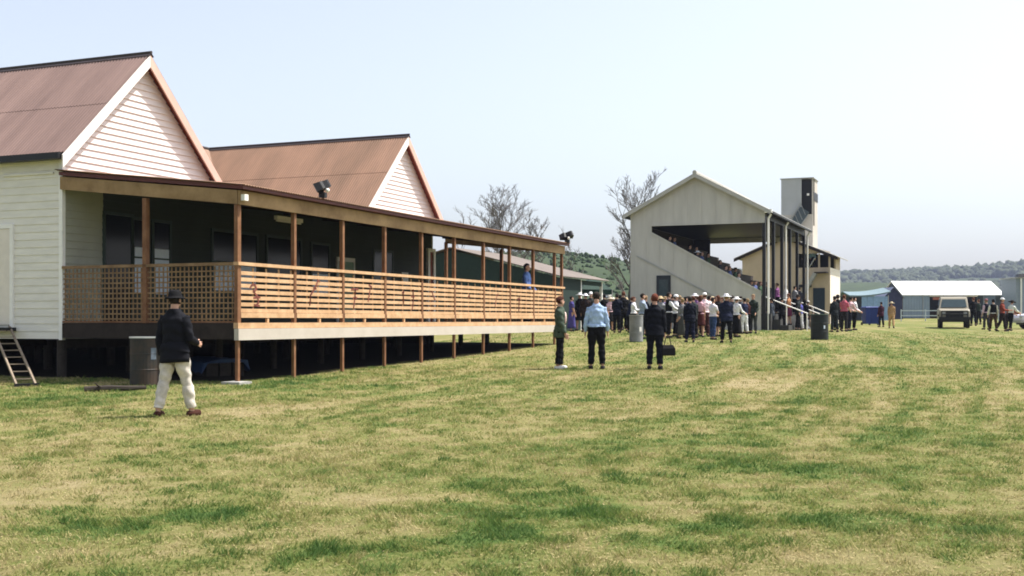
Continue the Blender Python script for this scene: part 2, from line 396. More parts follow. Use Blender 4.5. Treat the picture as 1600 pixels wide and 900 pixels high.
    # small junction box at the corner post
    MB().box(-0.02, 0.10, S0-0.17, S0-0.08, 3.95, 4.07).build('junction_box', M_white, h)
    return h
house = build_house()

def flood(t, s, z, label, yaw, twin):
    p = HW(t, s, z)
    o = thing('floodlight', label, 'floodlight', p, RZ+yaw, 'floodlights on the verandah roof edge')
    MB().box(-0.07,0.07,-0.07,0.07,-0.09,0.02).tube([(0,0,0.0),(0,0,0.14)],0.025,8).build('bracket', M_black, o)
    hs = [(0.0,0.16,0.22,0.5)] if not twin else [(0.16,-0.02,0.30,0.45),(-0.16,0.05,0.20,0.1)]
    k_ = 0.66
    for (x,y,zz,tl) in hs:
        x *= k_; y *= k_; zz *= k_; b = MB(); 
        q = Quaternion((0,0,1), tl) @ Quaternion((1,0,0), -0.5)
        def T(v): return q @ (Vector(v)*k_)+Vector((x,y,zz))
        prof = [(0.05,0.13,-0.16),(0.12,0.13,-0.10),(0.20,0.15,0.10),(0.215,0.165,0.12)]
        b.rings([[T(v) for v in ((-hw,d,-hh),(hw,d,-hh),(hw,d,hh),(-hw,d,hh))] for hw,hh,d in prof])
        hd = b.build('lamp_head', M_black, o)
        g = MB(); g.add([T(v) for v in ((-0.19,0.124,-0.145),(0.19,0.124,-0.145),(0.19,0.124,0.145),(-0.19,0.124,0.145))], [(0,1,2,3)])
        g.build('lens', mat('lamp_lens', (0.25,0.26,0.27), 0.2), hd)
        MB().tube([(0,0,0.12),(x,y,zz)], 0.022, 6).build('arm', M_black, o)
    if twin: MB().ell((0.02,-0.1,0.07),(0.045,0.045,0.045)).build('sensor', M_white, o, True)
flood(2.75, -4.66, 4.36, 'twin black floodlight on the verandah roof edge before the rear red roof', 0.2, True)
flood(18.3, -4.66, 4.34, 'black floodlight at the far corner of the verandah roof', -0.9, True)
for (t, s, z, l, lab) in ((6.05,-1.6,4.12,1.15,'white fluorescent batten hanging under the verandah ceiling by the second front post'),):
    o = thing('strip_light', lab, 'strip light', HW(t,s,z), RZ)
    MB().box(-l/2,l/2,-0.05,0.05,0.0,0.10).build('housing', M_white, o)
    MB().tube([(-l/2+0.03,0,-0.025),(l/2-0.03,0,-0.025)],0.02,8).build('tube', M_white, o)

# leaning ladder, drum, log, tarpaulin, white plank by the clubhouse
def between(o, p, q): pass
x0, y0 = on_ground(42, 604)
lp = Vector((x0, y0, gzf(x0,y0))); tp = HW(-0.10, 1.62, 1.52)
o = thing('ladder', 'weathered timber ladder leaning up to the side door sill', 'ladder', lp)
dv = tp-lp; sd = Vector((-dv.y, dv.x, 0)).normalized()*0.17
for sg in (-1, 1): MB().bar(sd*sg, dv+sd*sg, 0.035, 0.05).build('stile', mat('grey_timber', (0.24,0.19,0.14), 0.85, 0.2), o)
for k in range(1, 9): MB().bar(dv*k/9-sd, dv*k/9+sd, 0.022, 0.02).build('rung', mat('grey_timber', (0.4,0.33,0.25)), o)
MB().bar(sd*-1.3+Vector((0,0,0.02)), sd*1.3+Vector((0,0,0.02)), 0.09, 0.08).build('foot', M_black, o)

def drum(name, label, cat, x, y, r, hgt, m, rim, extra=None, rz=0):
    o = thing(name, label, cat, (x,y,gzf(x,y)), rz)
    prof = [(r*0.97,0),(r,0.012),(r,hgt*0.32),(r*1.025,hgt*0.335),(r,hgt*0.35),(r,hgt*0.65),(r*1.025,hgt*0.665),(r,hgt*0.68),(r,hgt-0.02),(r*1.02,hgt-0.012),(r*1.02,hgt),(r*0.96,hgt),(r*0.95,hgt-0.05),(0.01,hgt-0.06)]
    MB().lathe(prof, (0,0,0), 28).build('body', m, o, False)
    MB().lathe([(r*0.99,hgt-0.004),(r*1.045,hgt-0.004),(r*1.045,hgt+0.022),(r*0.99,hgt+0.022)], (0,0,0), 28).build('rim', rim, o)
    if extra:
        a0, a1, z0, z1, mm = extra
        b = MB(); n = 6; vs = []
        for i in range(n+1):
            a = a0+(a1-a0)*i/n
            vs += [(r*1.012*math.cos(a), r*1.012*math.sin(a), z0), (r*1.012*math.cos(a), r*1.012*math.sin(a), z1)]
        b.add(vs+[(x*0.99,y*0.99,z) for x,y,z in vs], [(2*i,2*i+2,2*i+3,2*i+1) for i in range(n)]); b.build('label_patch', mm, o)
    return o
x, y = X(227,22.15), 22.15
drum('oil_drum', 'dark steel drum with a pale rim standing under the verandah edge behind the front man', 'drum', x, y, 0.285, 0.91, mat('drum_dark', (0.018,0.022,0.022), 0.6, 0.5, 3, col2=(0.06,0.038,0.026)), mat('drum_rim_sunlit', (0.6,0.6,0.58), 0.5), (-0.9,-0.5,0.5,0.72, mat('faded_blue_label', (0.12,0.15,0.19))), 0.0)  # pale rim tone stands in for the sun it catches
x, y = on_ground(1280.5, 531)
drum('rubbish_drum', 'black rubbish drum with a small white mark standing alone on the grass', 'rubbish bin', x, y, 0.325, 0.95, mat('drum_black', (0.012,0.016,0.016), 0.5, 0.4, 3), mat('drum_green_rim', (0.10,0.14,0.12), 0.5), (-1.35,-1.15,0.42,0.55, M_paleblue))
x, y = on_ground(994, 534)
drum('rubbish_drum', 'pale grey rubbish drum with a white mark beside the crowd', 'rubbish bin', x, y, 0.24, 0.92, mat('drum_grey', (0.22,0.225,0.23), 0.6, 0.3, 3), M_grey, (-1.2,-0.8,0.36,0.52, M_white))
x, y = on_ground(178, 612)
o = thing('fallen_log', 'thin weathered log lying on the grass before the dark underfloor', 'log', (x,y,gzf(x,y)), 0.35)
MB().tube([(-0.5,0,0.05),(-0.1,0.02,0.06),(0.25,-0.01,0.055),(0.55,0.03,0.06)],[0.055,0.06,0.05,0.035],8).build('trunk', M_stump, o)
MB().tube([(-0.2,0,0.06),(-0.32,-0.1,0.16)],[0.025,0.012],6).build('stub', M_stump, o)
p = HW(2.2,-2.2)
o = thing('covered_stack', 'low stack of timber under a blue tarpaulin beneath the verandah', 'tarpaulin stack', (p.x,p.y,gzf(p.x,p.y)), RZ+0.9)
for k in range(3): MB().box(-1.0,1.0,-0.4+0.28*k,-0.16+0.28*k,0.0,0.28).build('timber', M_stump, o)
tb = MB(); n=12
tb.rings([[(-1.1+2.2*i/n, y_, z_+0.02*math.sin(i*2.1+y_*9)) for (y_,z_) in ((-0.5,0.1),(-0.45,0.33),(0.1,0.36),(0.5,0.3),(0.53,0.08),(0.4,0.29),(-0.35,0.3))] for i in range(n+1)])
tb.build('tarpaulin', mat('blue_tarpaulin', (0.012,0.035,0.10), 0.5, 0.2, 4), o)

# ================================================================== GRANDSTAND
def build_stand():
    G0 = Vector((X(1195,60), 60, 0)); h = thing('grandstand', 'cream grandstand with gable end, raked seating and open front', 'grandstand', G0, RZ)
    M_end = mat('cream_sheeting', (0.49,0.47,0.43), 0.6, 0.1, 0.7, stretch=(1,3,0.6), detail=6)
    M_roofg = mat('pale_roof_iron', (0.42,0.41,0.37), 0.5, 0.1, 1)
    gb = 0.85; EV = 7.5; AP = 9.42; W = 7.27; L = 14.0
    MB().prism([(6.08,gb),(W,gb),(W,EV-0.05),(6.08,EV+0.50)], 'x', 0, 0.06).build('end_wall', M_end, h)
    MB().prism([(0.2,gb),(6.08,gb),(6.08,6.33),(0.2,3.09)], 'x', 0, 0.06).build('end_wall', M_end, h)
    MB().prism([(0.0,6.77),(6.08,6.77),(6.08,EV+0.50),(W/2,AP-0.1),(0.0,EV-0.05)], 'x', 0, 0.06).build('gable_wall', M_end, h)
    cov = MB()
    y = 0.3
    while y < W:      # raised cover strips of the sheeting
        def top(yy): return EV-0.12+(AP-EV)*(1-abs(yy-W/2)/(W/2))
        if y < 6.08:
            cov.box(-0.012,0.001,y-0.015,y+0.015,gb,3.0+(y-0.2)*0.551)
            cov.box(-0.012,0.001,y-0.015,y+0.015,6.79,top(y))
        else: cov.box(-0.012,0.001,y-0.015,y+0.015,gb,top(y))
        y += 0.76
    cov.build('cover_strips', M_end, h)
    MB().bar((-0.03,6.9,5.1),(-0.03,2.1,2.6),0.04,0.06).build('cable', M_grey, h)
    MB().bar((-0.03,6.1,6.74),(-0.03,0.0,6.74),0.05,0.10).build('opening_trim', M_end, h)
    MB().bar((-0.03,6.1,6.34),(-0.03,0.2,3.09),0.05,0.09).build('opening_trim', M_end, h)
    # door in the end wall
    d = MB().box(-0.04,0.01,5.02,5.80,1.0,4.02).build('door', mat('dark_door', (0.02,0.025,0.03), 0.6), h)
    MB().box(-0.05,-0.041,5.16,5.66,2.6,3.8).build('pane', mat('dull_pane', (0.05,0.07,0.08), 0.2), d)
    # far end and back
    MB().prism([(6.08,gb),(W,gb),(W,EV-0.05),(6.08,EV+0.50)], 'x', L-0.06, L).build('end_wall', M_end, h)
    MB().prism([(0.2,gb),(6.08,gb),(6.08,5.6),(0.2,2.4)], 'x', L-0.06, L).build('end_wall', M_end, h)
    MB().prism([(0.0,6.6),(6.08,6.6),(6.08,EV+0.50),(W/2,AP-0.1),(0.0,EV-0.05)], 'x', L-0.06, L).build('gable_wall', M_end, h)
    MB().box(0.07,L-0.07,W-0.06,W-0.001,gb,EV-0.1).build('back_wall', M_end, h)
    # roof
    for sgn in (-1,1):
        B = Vector((0, sgn*(W/2+0.35), -(AP-EV)*(W/2+0.35)/(W/2))); N = Vector((0, sgn*(AP-EV), W/2)).normalized()
        r = MB().corrugated((-0.35,W/2,AP), (1,0,0), B, N, L+0.7, 0.15, 0.015, 0.03).build('roof', M_roofg, h)
        fixn(r)
        q0 = Vector((-0.36,W/2,AP-0.02)); w_ = Vector((0,0,-0.2))
        b = MB(); p = [q0,q0+B,q0+B+w_,q0+w_]; b.add(p+[k+Vector((0.04,0,0)) for k in p],[(0,1,2,3),(7,6,5,4),(0,4,5,1),(1,5,6,2),(2,6,7,3),(3,7,4,0)])
        b.build('barge_board', M_roofg, r)
        e = Vector((0,W/2,AP))+B
        MB().box(-0.3,L+0.3,e.y-0.06,e.y+0.06,e.z-0.14,e.z-0.03).build('gutter', M_black, r)
    MB().tube([(-0.37,W/2,AP+0.03),(L+0.37,W/2,AP+0.03)],(0.12,0.06),8).build('ridge_cap', M_roofg, h)
    MB().box(-0.34,-0.2,-0.42,-0.05,7.18,7.36).build('gutter_end', M_white, h)
    MB().box(0.05,L-0.05,0.02,0.14,6.95,7.25).build('eave_beam', M_black, h)
    for k in range(6):
        x = 0.12+k*(L-0.24)/5
        MB().box(x-0.10,x+0.10,-0.02,0.14,gb,6.95).build('column', M_black, h)
        MB().prism([(0.13,6.95),(6.9,6.95),(W/2,8.6)], 'x', x-0.04, x+0.04).build('truss', M_black, h)
        if k in (0,2,5): MB().tube([(x,-0.16,1.0),(x,-0.16,6.9),(x,-0.3,7.15)],0.06,8).build('downpipe', M_white, h)
    MB().box(0.07,L-0.07,0.15,W-0.1,6.90,6.945).build('ceiling', M_black, h)  # black so the shade under the stand roof sits in the colour
    MB().box(0.075,L-0.075,W-0.10,W-0.065,gb,6.89).build('wall_lining', M_darktimber, h)  # dark sheets added over the cream walls as painted interior shade
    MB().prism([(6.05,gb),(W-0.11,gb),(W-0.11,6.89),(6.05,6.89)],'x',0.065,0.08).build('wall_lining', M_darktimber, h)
    MB().prism([(6.05,gb),(W-0.11,gb),(W-0.11,6.89),(6.05,6.89)],'x',L-0.09,L-0.065).build('wall_lining', M_darktimber, h)  # far end likewise: a dark sheet standing in for shade
    # raked seating
    st = MB(); n = 9
    for i in range(n):
        y0 = 0.3+i*0.74; z1 = 2.80+i*0.41
        st.box(0.07,L-0.07,y0,y0+0.735,z1-0.45,z1)
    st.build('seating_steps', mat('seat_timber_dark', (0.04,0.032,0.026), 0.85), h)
    # lower steps in front of the columns
    st = MB()
    for i in range(3): st.box(0.5,L-0.5,-0.30-0.42*(i+1),-0.31-0.42*i,gb-0.1,1.95-0.3*(i+1))
    st.box(0.07,L-0.07,-0.30,0.29,gb-0.1,1.95)
    st.build('front_steps', M_concd, h)
    for x in (0.7,5.2,10.4):
        r = MB().tube([(x,0.25,2.9),(x,-2.1,1.95)],0.028,6)
        for yy,z0,z1 in ((0.2,1.95,2.88),(-1.0,1.3,2.4),(-2.05,gb,1.97)): r.tube([(x,yy,z0),(x,yy,z1)],0.03,6)
        r.build('handrail', M_white, h)
    return G0
G0 = build_stand()
def GW(x, y, z): return G0+D*x+E*y+Vector((0,0,z))

# ================================================================== JUDGES' BOX WITH TOWER
def build_judges():
    J0 = Vector((X(1297,80), 80, 0)); h = thing('judges_box', 'beige two-storey judges box with balcony and a tall square tower behind the grandstand', 'judges box', J0, RZ)
    M_b = mat('beige_sheeting', (0.50,0.40,0.29), 0.7, 0.1, 1, stretch=(1,1,0.5))
    M_t = mat('tower_beige', (0.50,0.46,0.41), 0.7, 0.08, 1)
    M_tg = mat('tower_grey_sheet', (0.42,0.43,0.44), 0.6, 0.06, 1)
    W = 6.1; L = 5.7; g = 1.2; EV = 6.25; AP = 7.55
    # walls with the corner balcony left open: y 0..2.3, x 0..3
    MB().prism([(2.3,g),(W,g),(W,EV),(W/2,AP-0.1),(2.3,AP-0.45)], 'x', 0, 0.08).build('front_wall', M_b, h)
    MB().box(0,0.08,0.0,2.3,g,5.28).build('front_wall', M_b, h)
    MB().prism([(0.0,EV+0.02),(2.3,EV+0.02),(2.3,AP-0.45),(0.0,EV+0.1)], 'x', 0, 0.08).build('gable_wall', M_b, h)
    MB().box(0.09,L,0.0,0.08,g,5.28).build('side_wall', mat('side_cream', (0.72,0.66,0.58), 0.7), h)
    MB().box(3.2,L,0.0,0.08,5.285,EV).build('side_wall', M_b, h)
    MB().box(0.1,L,W-0.08,W,g,EV).build('side_wall', M_b, h)
    MB().box(L-0.08,L,0.09,W-0.09,g,EV).build('back_wall', M_b, h)
    MB().box(0.1,3.2,2.2,2.28,5.3,EV+0.3).build('inner_wall', M_black, h)
    MB().box(3.1,3.18,0.1,2.2,5.3,EV+0.1).build('inner_wall', M_black, h)
    MB().box(0.09,3.2,0.09,2.2,4.95,5.1).build('balcony_floor', M_darktimber, h)
    for x,y in ((0.05,0.05),(0.05,0.75),(3.1,0.05)): MB().box(x-0.06,x+0.06,y-0.06,y+0.06,5.285,EV).build('post', M_b, h)
    for sgn in (-1,1):
        B = Vector((0,sgn*(W/2+0.55),-(AP-EV)*(W/2+0.55)/(W/2))); N = Vector((0,sgn*(AP-EV),W/2)).normalized()
        r = MB().corrugated((-0.3,W/2,AP),(1,0,0),B,N,L+0.6,0.15,0.015,0.03).build('roof', mat('pale_roof_iron', (0.5,0.5,0.5)), h); fixn(r)
        q0 = Vector((-0.31,W/2,AP-0.05)); w_ = Vector((0,0,-0.2)); b = MB(); p = [q0,q0+B,q0+B+w_,q0+w_]
        b.add(p+[k+Vector((0.05,0,0)) for k in p],[(0,1,2,3),(7,6,5,4),(0,4,5,1),(1,5,6,2),(2,6,7,3),(3,7,4,0)]); b.build('barge_board', M_darktimber, r)
    # door, stairs and awning
    MB().box(-0.04,0.0,0.35,1.15,1.45,3.85).build('door', mat('blue_black_door', (0.02,0.035,0.05)), h)
    MB().box(-0.05,0.0,1.25,2.3,3.9,4.1).build('door_hood', M_black, h)
    s = MB().bar((-0.9,3.0,1.4),(-0.9,0.9,4.9),0.05,0.22).bar((-0.15,3.0,1.4),(-0.15,0.9,4.9),0.05,0.22)
    for k in range(11):
        a = k/11; s.box(-0.9,-0.15,2.95-2.1*a-0.12,2.95-2.1*a+0.12,1.5+3.5*a-0.02,1.5+3.5*a+0.02)
    s.tube([(-0.92,3.0,2.4),(-0.92,0.9,5.9)],0.03,6)
    s.build('stair', M_grey, h)
    MB().box(-0.95,-0.02,0.1,0.95,4.86,4.94).build('stair_landing', M_darktimber, h)
    # tower rising through the roof
    tp = Vector((X(1270,83)-J0.x, 83-80, 0)); tx = tp.dot(D); ty = tp.dot(E)
    def TB(a0,a1,b0,b1,z0,z1): return MB().box(tx+a0,tx+a1,ty+b0,ty+b1,z0,z1)
    TOP = 11.85; w = 2.25; d = 2.4
    TB(0,0.08,0.0,w,5.5,9.25).build('tower_wall', M_t, h)
    TB(0,0.08,0.80,w,9.252,TOP).build('tower_wall', M_tg, h)
    TB(0.09,d,0.0,0.08,5.5,8.45).build('tower_wall', M_t, h)
    TB(0.9,d,0.0,0.08,8.452,TOP).build('tower_wall', M_t, h)
    TB(0.09,0.2,0.0,0.08,8.452,TOP).build('tower_wall', M_t, h)
    TB(0.09,d,w-0.08,w,5.5,TOP).build('tower_wall', M_tg, h)
    TB(d-0.08,d,0.085,w-0.085,5.5,TOP).build('tower_wall', M_t, h)
    TB(-0.08,d+0.08,-0.08,w+0.08,TOP+0.003,TOP+0.06).build('tower_roof', M_tg, h)
    TB(0.3,0.36,0.1,2.1,8.8,TOP-0.05).build('tower_lining', M_black, h)
    TB(0.2,d,-0.035,-0.003,10.3,10.9).build('tower_ledge', M_black, h)
    m = MB(); m.bar((tx-0.1,ty+1.75,7.75),(tx-0.1,ty+0.55,9.6),0.10,0.75); m.build('tower_stair', mat('stair_dark', (0.07,0.09,0.10)), h)
    m = MB(); m.bar((tx-0.16,ty+1.95,8.3),(tx-0.16,ty+0.85,10.1),0.05,0.06); m.bar((tx-0.16,ty+1.5,7.5),(tx-0.16,ty+0.3,9.2),0.05,0.06)
    for k in range(6): m.bar((tx-0.16,ty+1.95-0.22*k,8.3+0.36*k),(tx-0.16,ty+1.6-0.22*k,7.5+0.34*k),0.03,0.03)
    m.build('tower_stair_rail', M_grey, h)
    TB(-0.12,-0.02,0.25,0.4,10.6,10.75).build('tower_lamp', M_white, h)
    return J0
J0 = build_judges()

# ================================================================== OPEN SHED
def build_shed():
    S = Vector((1.94,50.05,0)); h = thing('shed', 'dark green shed with a low pale iron roof behind the verandah', 'shed', S, RZ)
    m = mat('dark_green_boards', (0.014,0.03,0.024), 0.8); g = 0.7; W = 10.14; L = 6.4
    MB().prism([(0,g),(W,g),(W,3.5),(W/2,4.78),(0,3.5)],'x',0,0.08).build('gable_wall', m, h)
    MB().box(0.09,3.2,0.0,0.08,g,3.48).build('side_wall', m, h)
    MB().box(0.09,L,W-0.08,W,g,3.48).build('side_wall', m, h)
    MB().box(3.1,3.18,0.1,W-0.1,g,3.5).build('partition', m, h)
    for sgn in (-1,1):
        B = Vector((0,sgn*(W/2+0.25),-1.3*(W/2+0.25)/(W/2))); N = Vector((0,sgn*1.3,W/2)).normalized()
        r = MB().corrugated((-0.15,W/2,4.90),(1,0,0),B,N,L+0.4,0.15,0.015,0.03).build('roof', mat('weathered_iron', (0.17,0.142,0.125), 0.6, 0.15, 1), h); fixn(r)
    for x in (3.26,L-0.05): MB().box(x-0.06,x+0.06,0.0,0.12,g,3.46).build('post', M_white, h)
    MB().box(3.2,L,0.02,0.10,3.25,3.45).build('eave_beam', m, h)
build_shed()

# green gazebo and market umbrellas in the back of the crowd
def gazebo(x,y,w,zt,label,m):
    g0 = gzf(x,y); o = thing('gazebo', label, 'gazebo', (x,y,g0), 0.2)
    for i in (-1,1):
        for j in (-1,1): MB().tube([(i*w,j*w,0),(i*w,j*w,zt)],0.025,6).build('leg', M_grey, o)
    b = MB(); b.add([(-w,-w,zt),(w,-w,zt),(w,w,zt),(-w,w,zt),(0,0,zt+0.7),(-w,-w,zt-0.25),(w,-w,zt-0.25),(w,w,zt-0.25),(-w,w,zt-0.25)],[(0,1,4),(1,2,4),(2,3,4),(3,0,4),(5,6,1,0),(6,7,2,1),(7,8,3,2),(8,5,0,3)])
    b.build('canopy', m, o)
gazebo(4.0,57.5,0.8,1.95,'green canopy shelter beyond the dark green shed end', mat('green_canvas', (0.014,0.04,0.03), 0.8))
def umbrella(u,Y,r,vt,label):
    x = X(u,Y); g0 = gzf(x,Y); o = thing('market_umbrella', label, 'umbrella', (x,Y,g0), 0, 'white umbrellas behind the crowd')
    zt = Zp(vt,Y)-g0
    MB().tube([(0,0,0),(0,0,zt)],0.02,6).build('pole', M_grey, o)
    MB().lathe([(r,zt-0.42),(r*0.75,zt-0.24),(r*0.4,zt-0.08),(0.02,zt),(0.02,zt-0.02),(r*0.4,zt-0.10),(r*0.75,zt-0.26),(r*0.98,zt-0.43)],(0,0,0),8).build('canopy', translucent('white_canvas',(0.8,0.78,0.75),0.3), o)
umbrella(937,58,0.32,450,'larger white umbrella above the heads left of the grandstand wall')
umbrella(950,59.5,0.24,449.5,'smaller white umbrella nearest the left edge of the grandstand wall')

# ================================================================== TENTS, BINS, VEHICLES, FAR SHED
def build_tents():
    Y1 = 110.0; x0 = X(1392,Y1); x1 = X(1548,Y1); g = gzf(x0,Y1); zr = Zp(440,Y1)-g; ze = Zp(461.5,107)-g
    o = thing('marquee', 'long white-roofed marquee with pale blue walls behind the four-wheel drive', 'marquee', ((x0+x1)/2,Y1,g))
    w = (x1-x0)/2; tw = translucent('white_marquee_canvas', (0.85,0.85,0.84), 0.2); bw = mat('pale_blue_canvas', (0.24,0.30,0.38), 0.8, 0.08, 1)
    r = MB(); r.rings([[(s*w,-3.25,ze),(s*w,-3.25,ze+0.05),(s*w,0,zr+0.05),(s*w,3.25,ze+0.05),(s*w,3.25,ze),(s*w,0,zr)] for s in (-1,-0.5,0,0.5,1)])
    r.build('canopy', tw, o)
    n = 20
    b = MB()
    for i in range(n):
        xa = -w+2*w*0.27*i/n; xb = -w+2*w*0.27*(i+1)/n
        b.box(xa,xb-0.01,-3.1-0.03*(i%2),-3.06-0.03*(i%2),0,ze-0.02)
    b.build('front_wall', bw, o)
    b = MB()
    for i in range(n):
        xa = w*0.58+w*0.24*i/n; b.box(xa,xa+w*0.24/n-0.01,-3.1-0.03*(i%2),-3.06-0.03*(i%2),0,ze-0.02)
    b.build('front_wall', bw, o)
    b = MB().prism([(-3.0,0),(3.0,0),(3.0,ze),(0,zr-0.06),(-3.0,ze)],'x',-w+0.05,-w+0.09); b.build('gable_wall', mat('dark_canvas', (0.06,0.07,0.10)), o)
    b = MB().prism([(-3.0,0),(3.0,0),(3.0,ze),(0,zr-0.06),(-3.0,ze)],'x',w-0.09,w-0.05); b.build('gable_wall', bw, o)
    MB().box(-w+0.1,w-0.1,3.0,3.05,0,ze).build('back_wall', mat('dark_canvas', (0.06,0.07,0.10)), o)
    for i in range(6): MB().tube([(-w+0.05+i*(2*w-0.1)/5,-3.15,0),(-w+0.05+i*(2*w-0.1)/5,-3.15,ze)],0.03,6).build('pole', M_grey, o)
    for xx in (-2.0,-0.8): MB().box(xx,xx+0.9,-2.6,-2.0,0.0,0.75).build('counter', M_darktimber, o)
    MB().box(-1.9,-0.4,-3.16,-3.12,ze-0.42,ze-0.18).build('banner', mat('red_brown_banner', (0.35,0.12,0.08)), o)
    # low flat blue tent to the left
    Y2 = 96.0; xa = X(1322,Y2); xb = X(1376,Y2); g = gzf(xa,Y2); w = (xb-xa)/2
    o = thing('flat_tent', 'low pale blue tent with a sagging roof right of the judges box', 'tent', ((xa+xb)/2,Y2,g)); zt = Zp(462,Y2)-g
    r = MB()
    rg = []
    for i in range(9):
        xx = -w-0.3+(2*w+0.5)*i/8; zz = zt+0.32*(i/8)**2-0.05*math.sin(math.pi*i/8)
        rg.append([(xx,-2.0,zz-0.10),(xx,-2.0,zz),(xx,0,zz+0.35),(xx,2.0,zz),(xx,2.0,zz-0.1),(xx,0,zz+0.28)])
    r.rings(rg); r.build('canopy', mat('blue_green_canvas', (0.14,0.20,0.23)), o)
    b = MB()
    for i in range(12):
        if i in (0,1,2): continue
        xx = -w+2*w*i/12; b.box(xx,xx+2*w/12-0.01,-1.9-0.03*(i%2),-1.86-0.03*(i%2),0,zt-0.1)
    b.build('front_wall', mat('sky_blue_canvas', (0.22,0.34,0.52)), o)
    MB().box(-w,w,1.8,1.84,0,zt).build('back_wall', mat('dark_canvas', (0.06,0.07,0.1)), o)
    for s in (-1,1):
        for yy in (-1.95,1.95): MB().tube([(s*w,yy,0),(s*w,yy,zt)],0.03,6).build('pole', M_grey, o)
    # navy tent between them
    Y3 = 102.0; xa = X(1374,Y3); xb = X(1402,Y3); g = gzf(xa,Y3); w = (xb-xa)/2
    o = thing('small_tent', 'small dark navy tent squeezed between the blue tent and the white marquee', 'tent', ((xa+xb)/2,Y3,g)); zt = Zp(465,Y3)-g
    b = MB().prism([(-w,0),(w,0),(w,zt),(0,zt+0.85),(-w,zt)],'y',-1.4,-1.36); b.build('front_wall', mat('navy_canvas', (0.035,0.04,0.085)), o)
    r = MB(); r.rings([[(-w-0.15,y,zt-0.06),(0,y,zt+0.9),(w+0.15,y,zt-0.06),(w+0.15,y,zt-0.1),(0,y,zt+0.86),(-w-0.15,y,zt-0.1)] for y in (-1.5,0,1.5)])
    r.build('canopy', mat('slate_canvas', (0.12,0.14,0.22)), o)
build_tents()

def wheelie(u, v, label):
    x, y = on_ground(u, v); o = thing('wheelie_bin', label, 'wheelie bin', (x,y,gzf(x,y)), random.uniform(-0.2,0.2), 'blue bins by the tents')
    m = mat('blue_plastic', (0.012,0.03,0.17), 0.45)
    MB().rings([[(-a,-b,z),(a,-b,z),(a,b,z),(-a,b,z)] for a,b,z in ((0.24,0.26,0.08),(0.29,0.34,1.08),(0.31,0.36,1.10),(0.31,0.36,1.15))]).build('body', m, o)
    MB().rings([[(-a,-b,z),(a,-b,z),(a,b,z),(-a,b,z)] for a,b,z in ((0.32,0.37,1.155),(0.32,0.37,1.19),(0.24,0.28,1.24))]).build('lid', m, o)
    MB().tube([(-0.26,0.40,1.08),(0.26,0.40,1.08)],0.02,6).build('handle', m, o)
    for s in (-1,1): MB().tube([(s*0.25,0.26,0.1),(s*0.31,0.26,0.1)],0.1,12).build('wheel', M_black, o)
wheelie(1355.5, 508, 'left one of the two dark blue wheelie bins')
wheelie(1366.5, 508, 'right one of the two dark blue wheelie bins')

def wheel(o, x, y, r, w, m_rim):
    t = MB().rings([[(xx, y+rr*math.cos(a), r+rr*math.sin(a)) for a in [2*math.pi*k/20 for k in range(20)]] for xx,rr in ((x-w/2,r*0.62),(x-w/2,r*0.92),(x-w*0.35,r),(x+w*0.35,r),(x+w/2,r*0.92),(x+w/2,r*0.62))])
    t = t.build('wheel', mat('tyre_rubber', (0.015,0.015,0.015), 0.85), o)
    MB().rings([[(xx, y+rr*math.cos(a), r+rr*math.sin(a)) for a in [2*math.pi*k/16 for k in range(16)]] for xx,rr in ((x-w*0.42,r*0.6),(x+w*0.42,r*0.6))]).build('rim', m_rim, t)

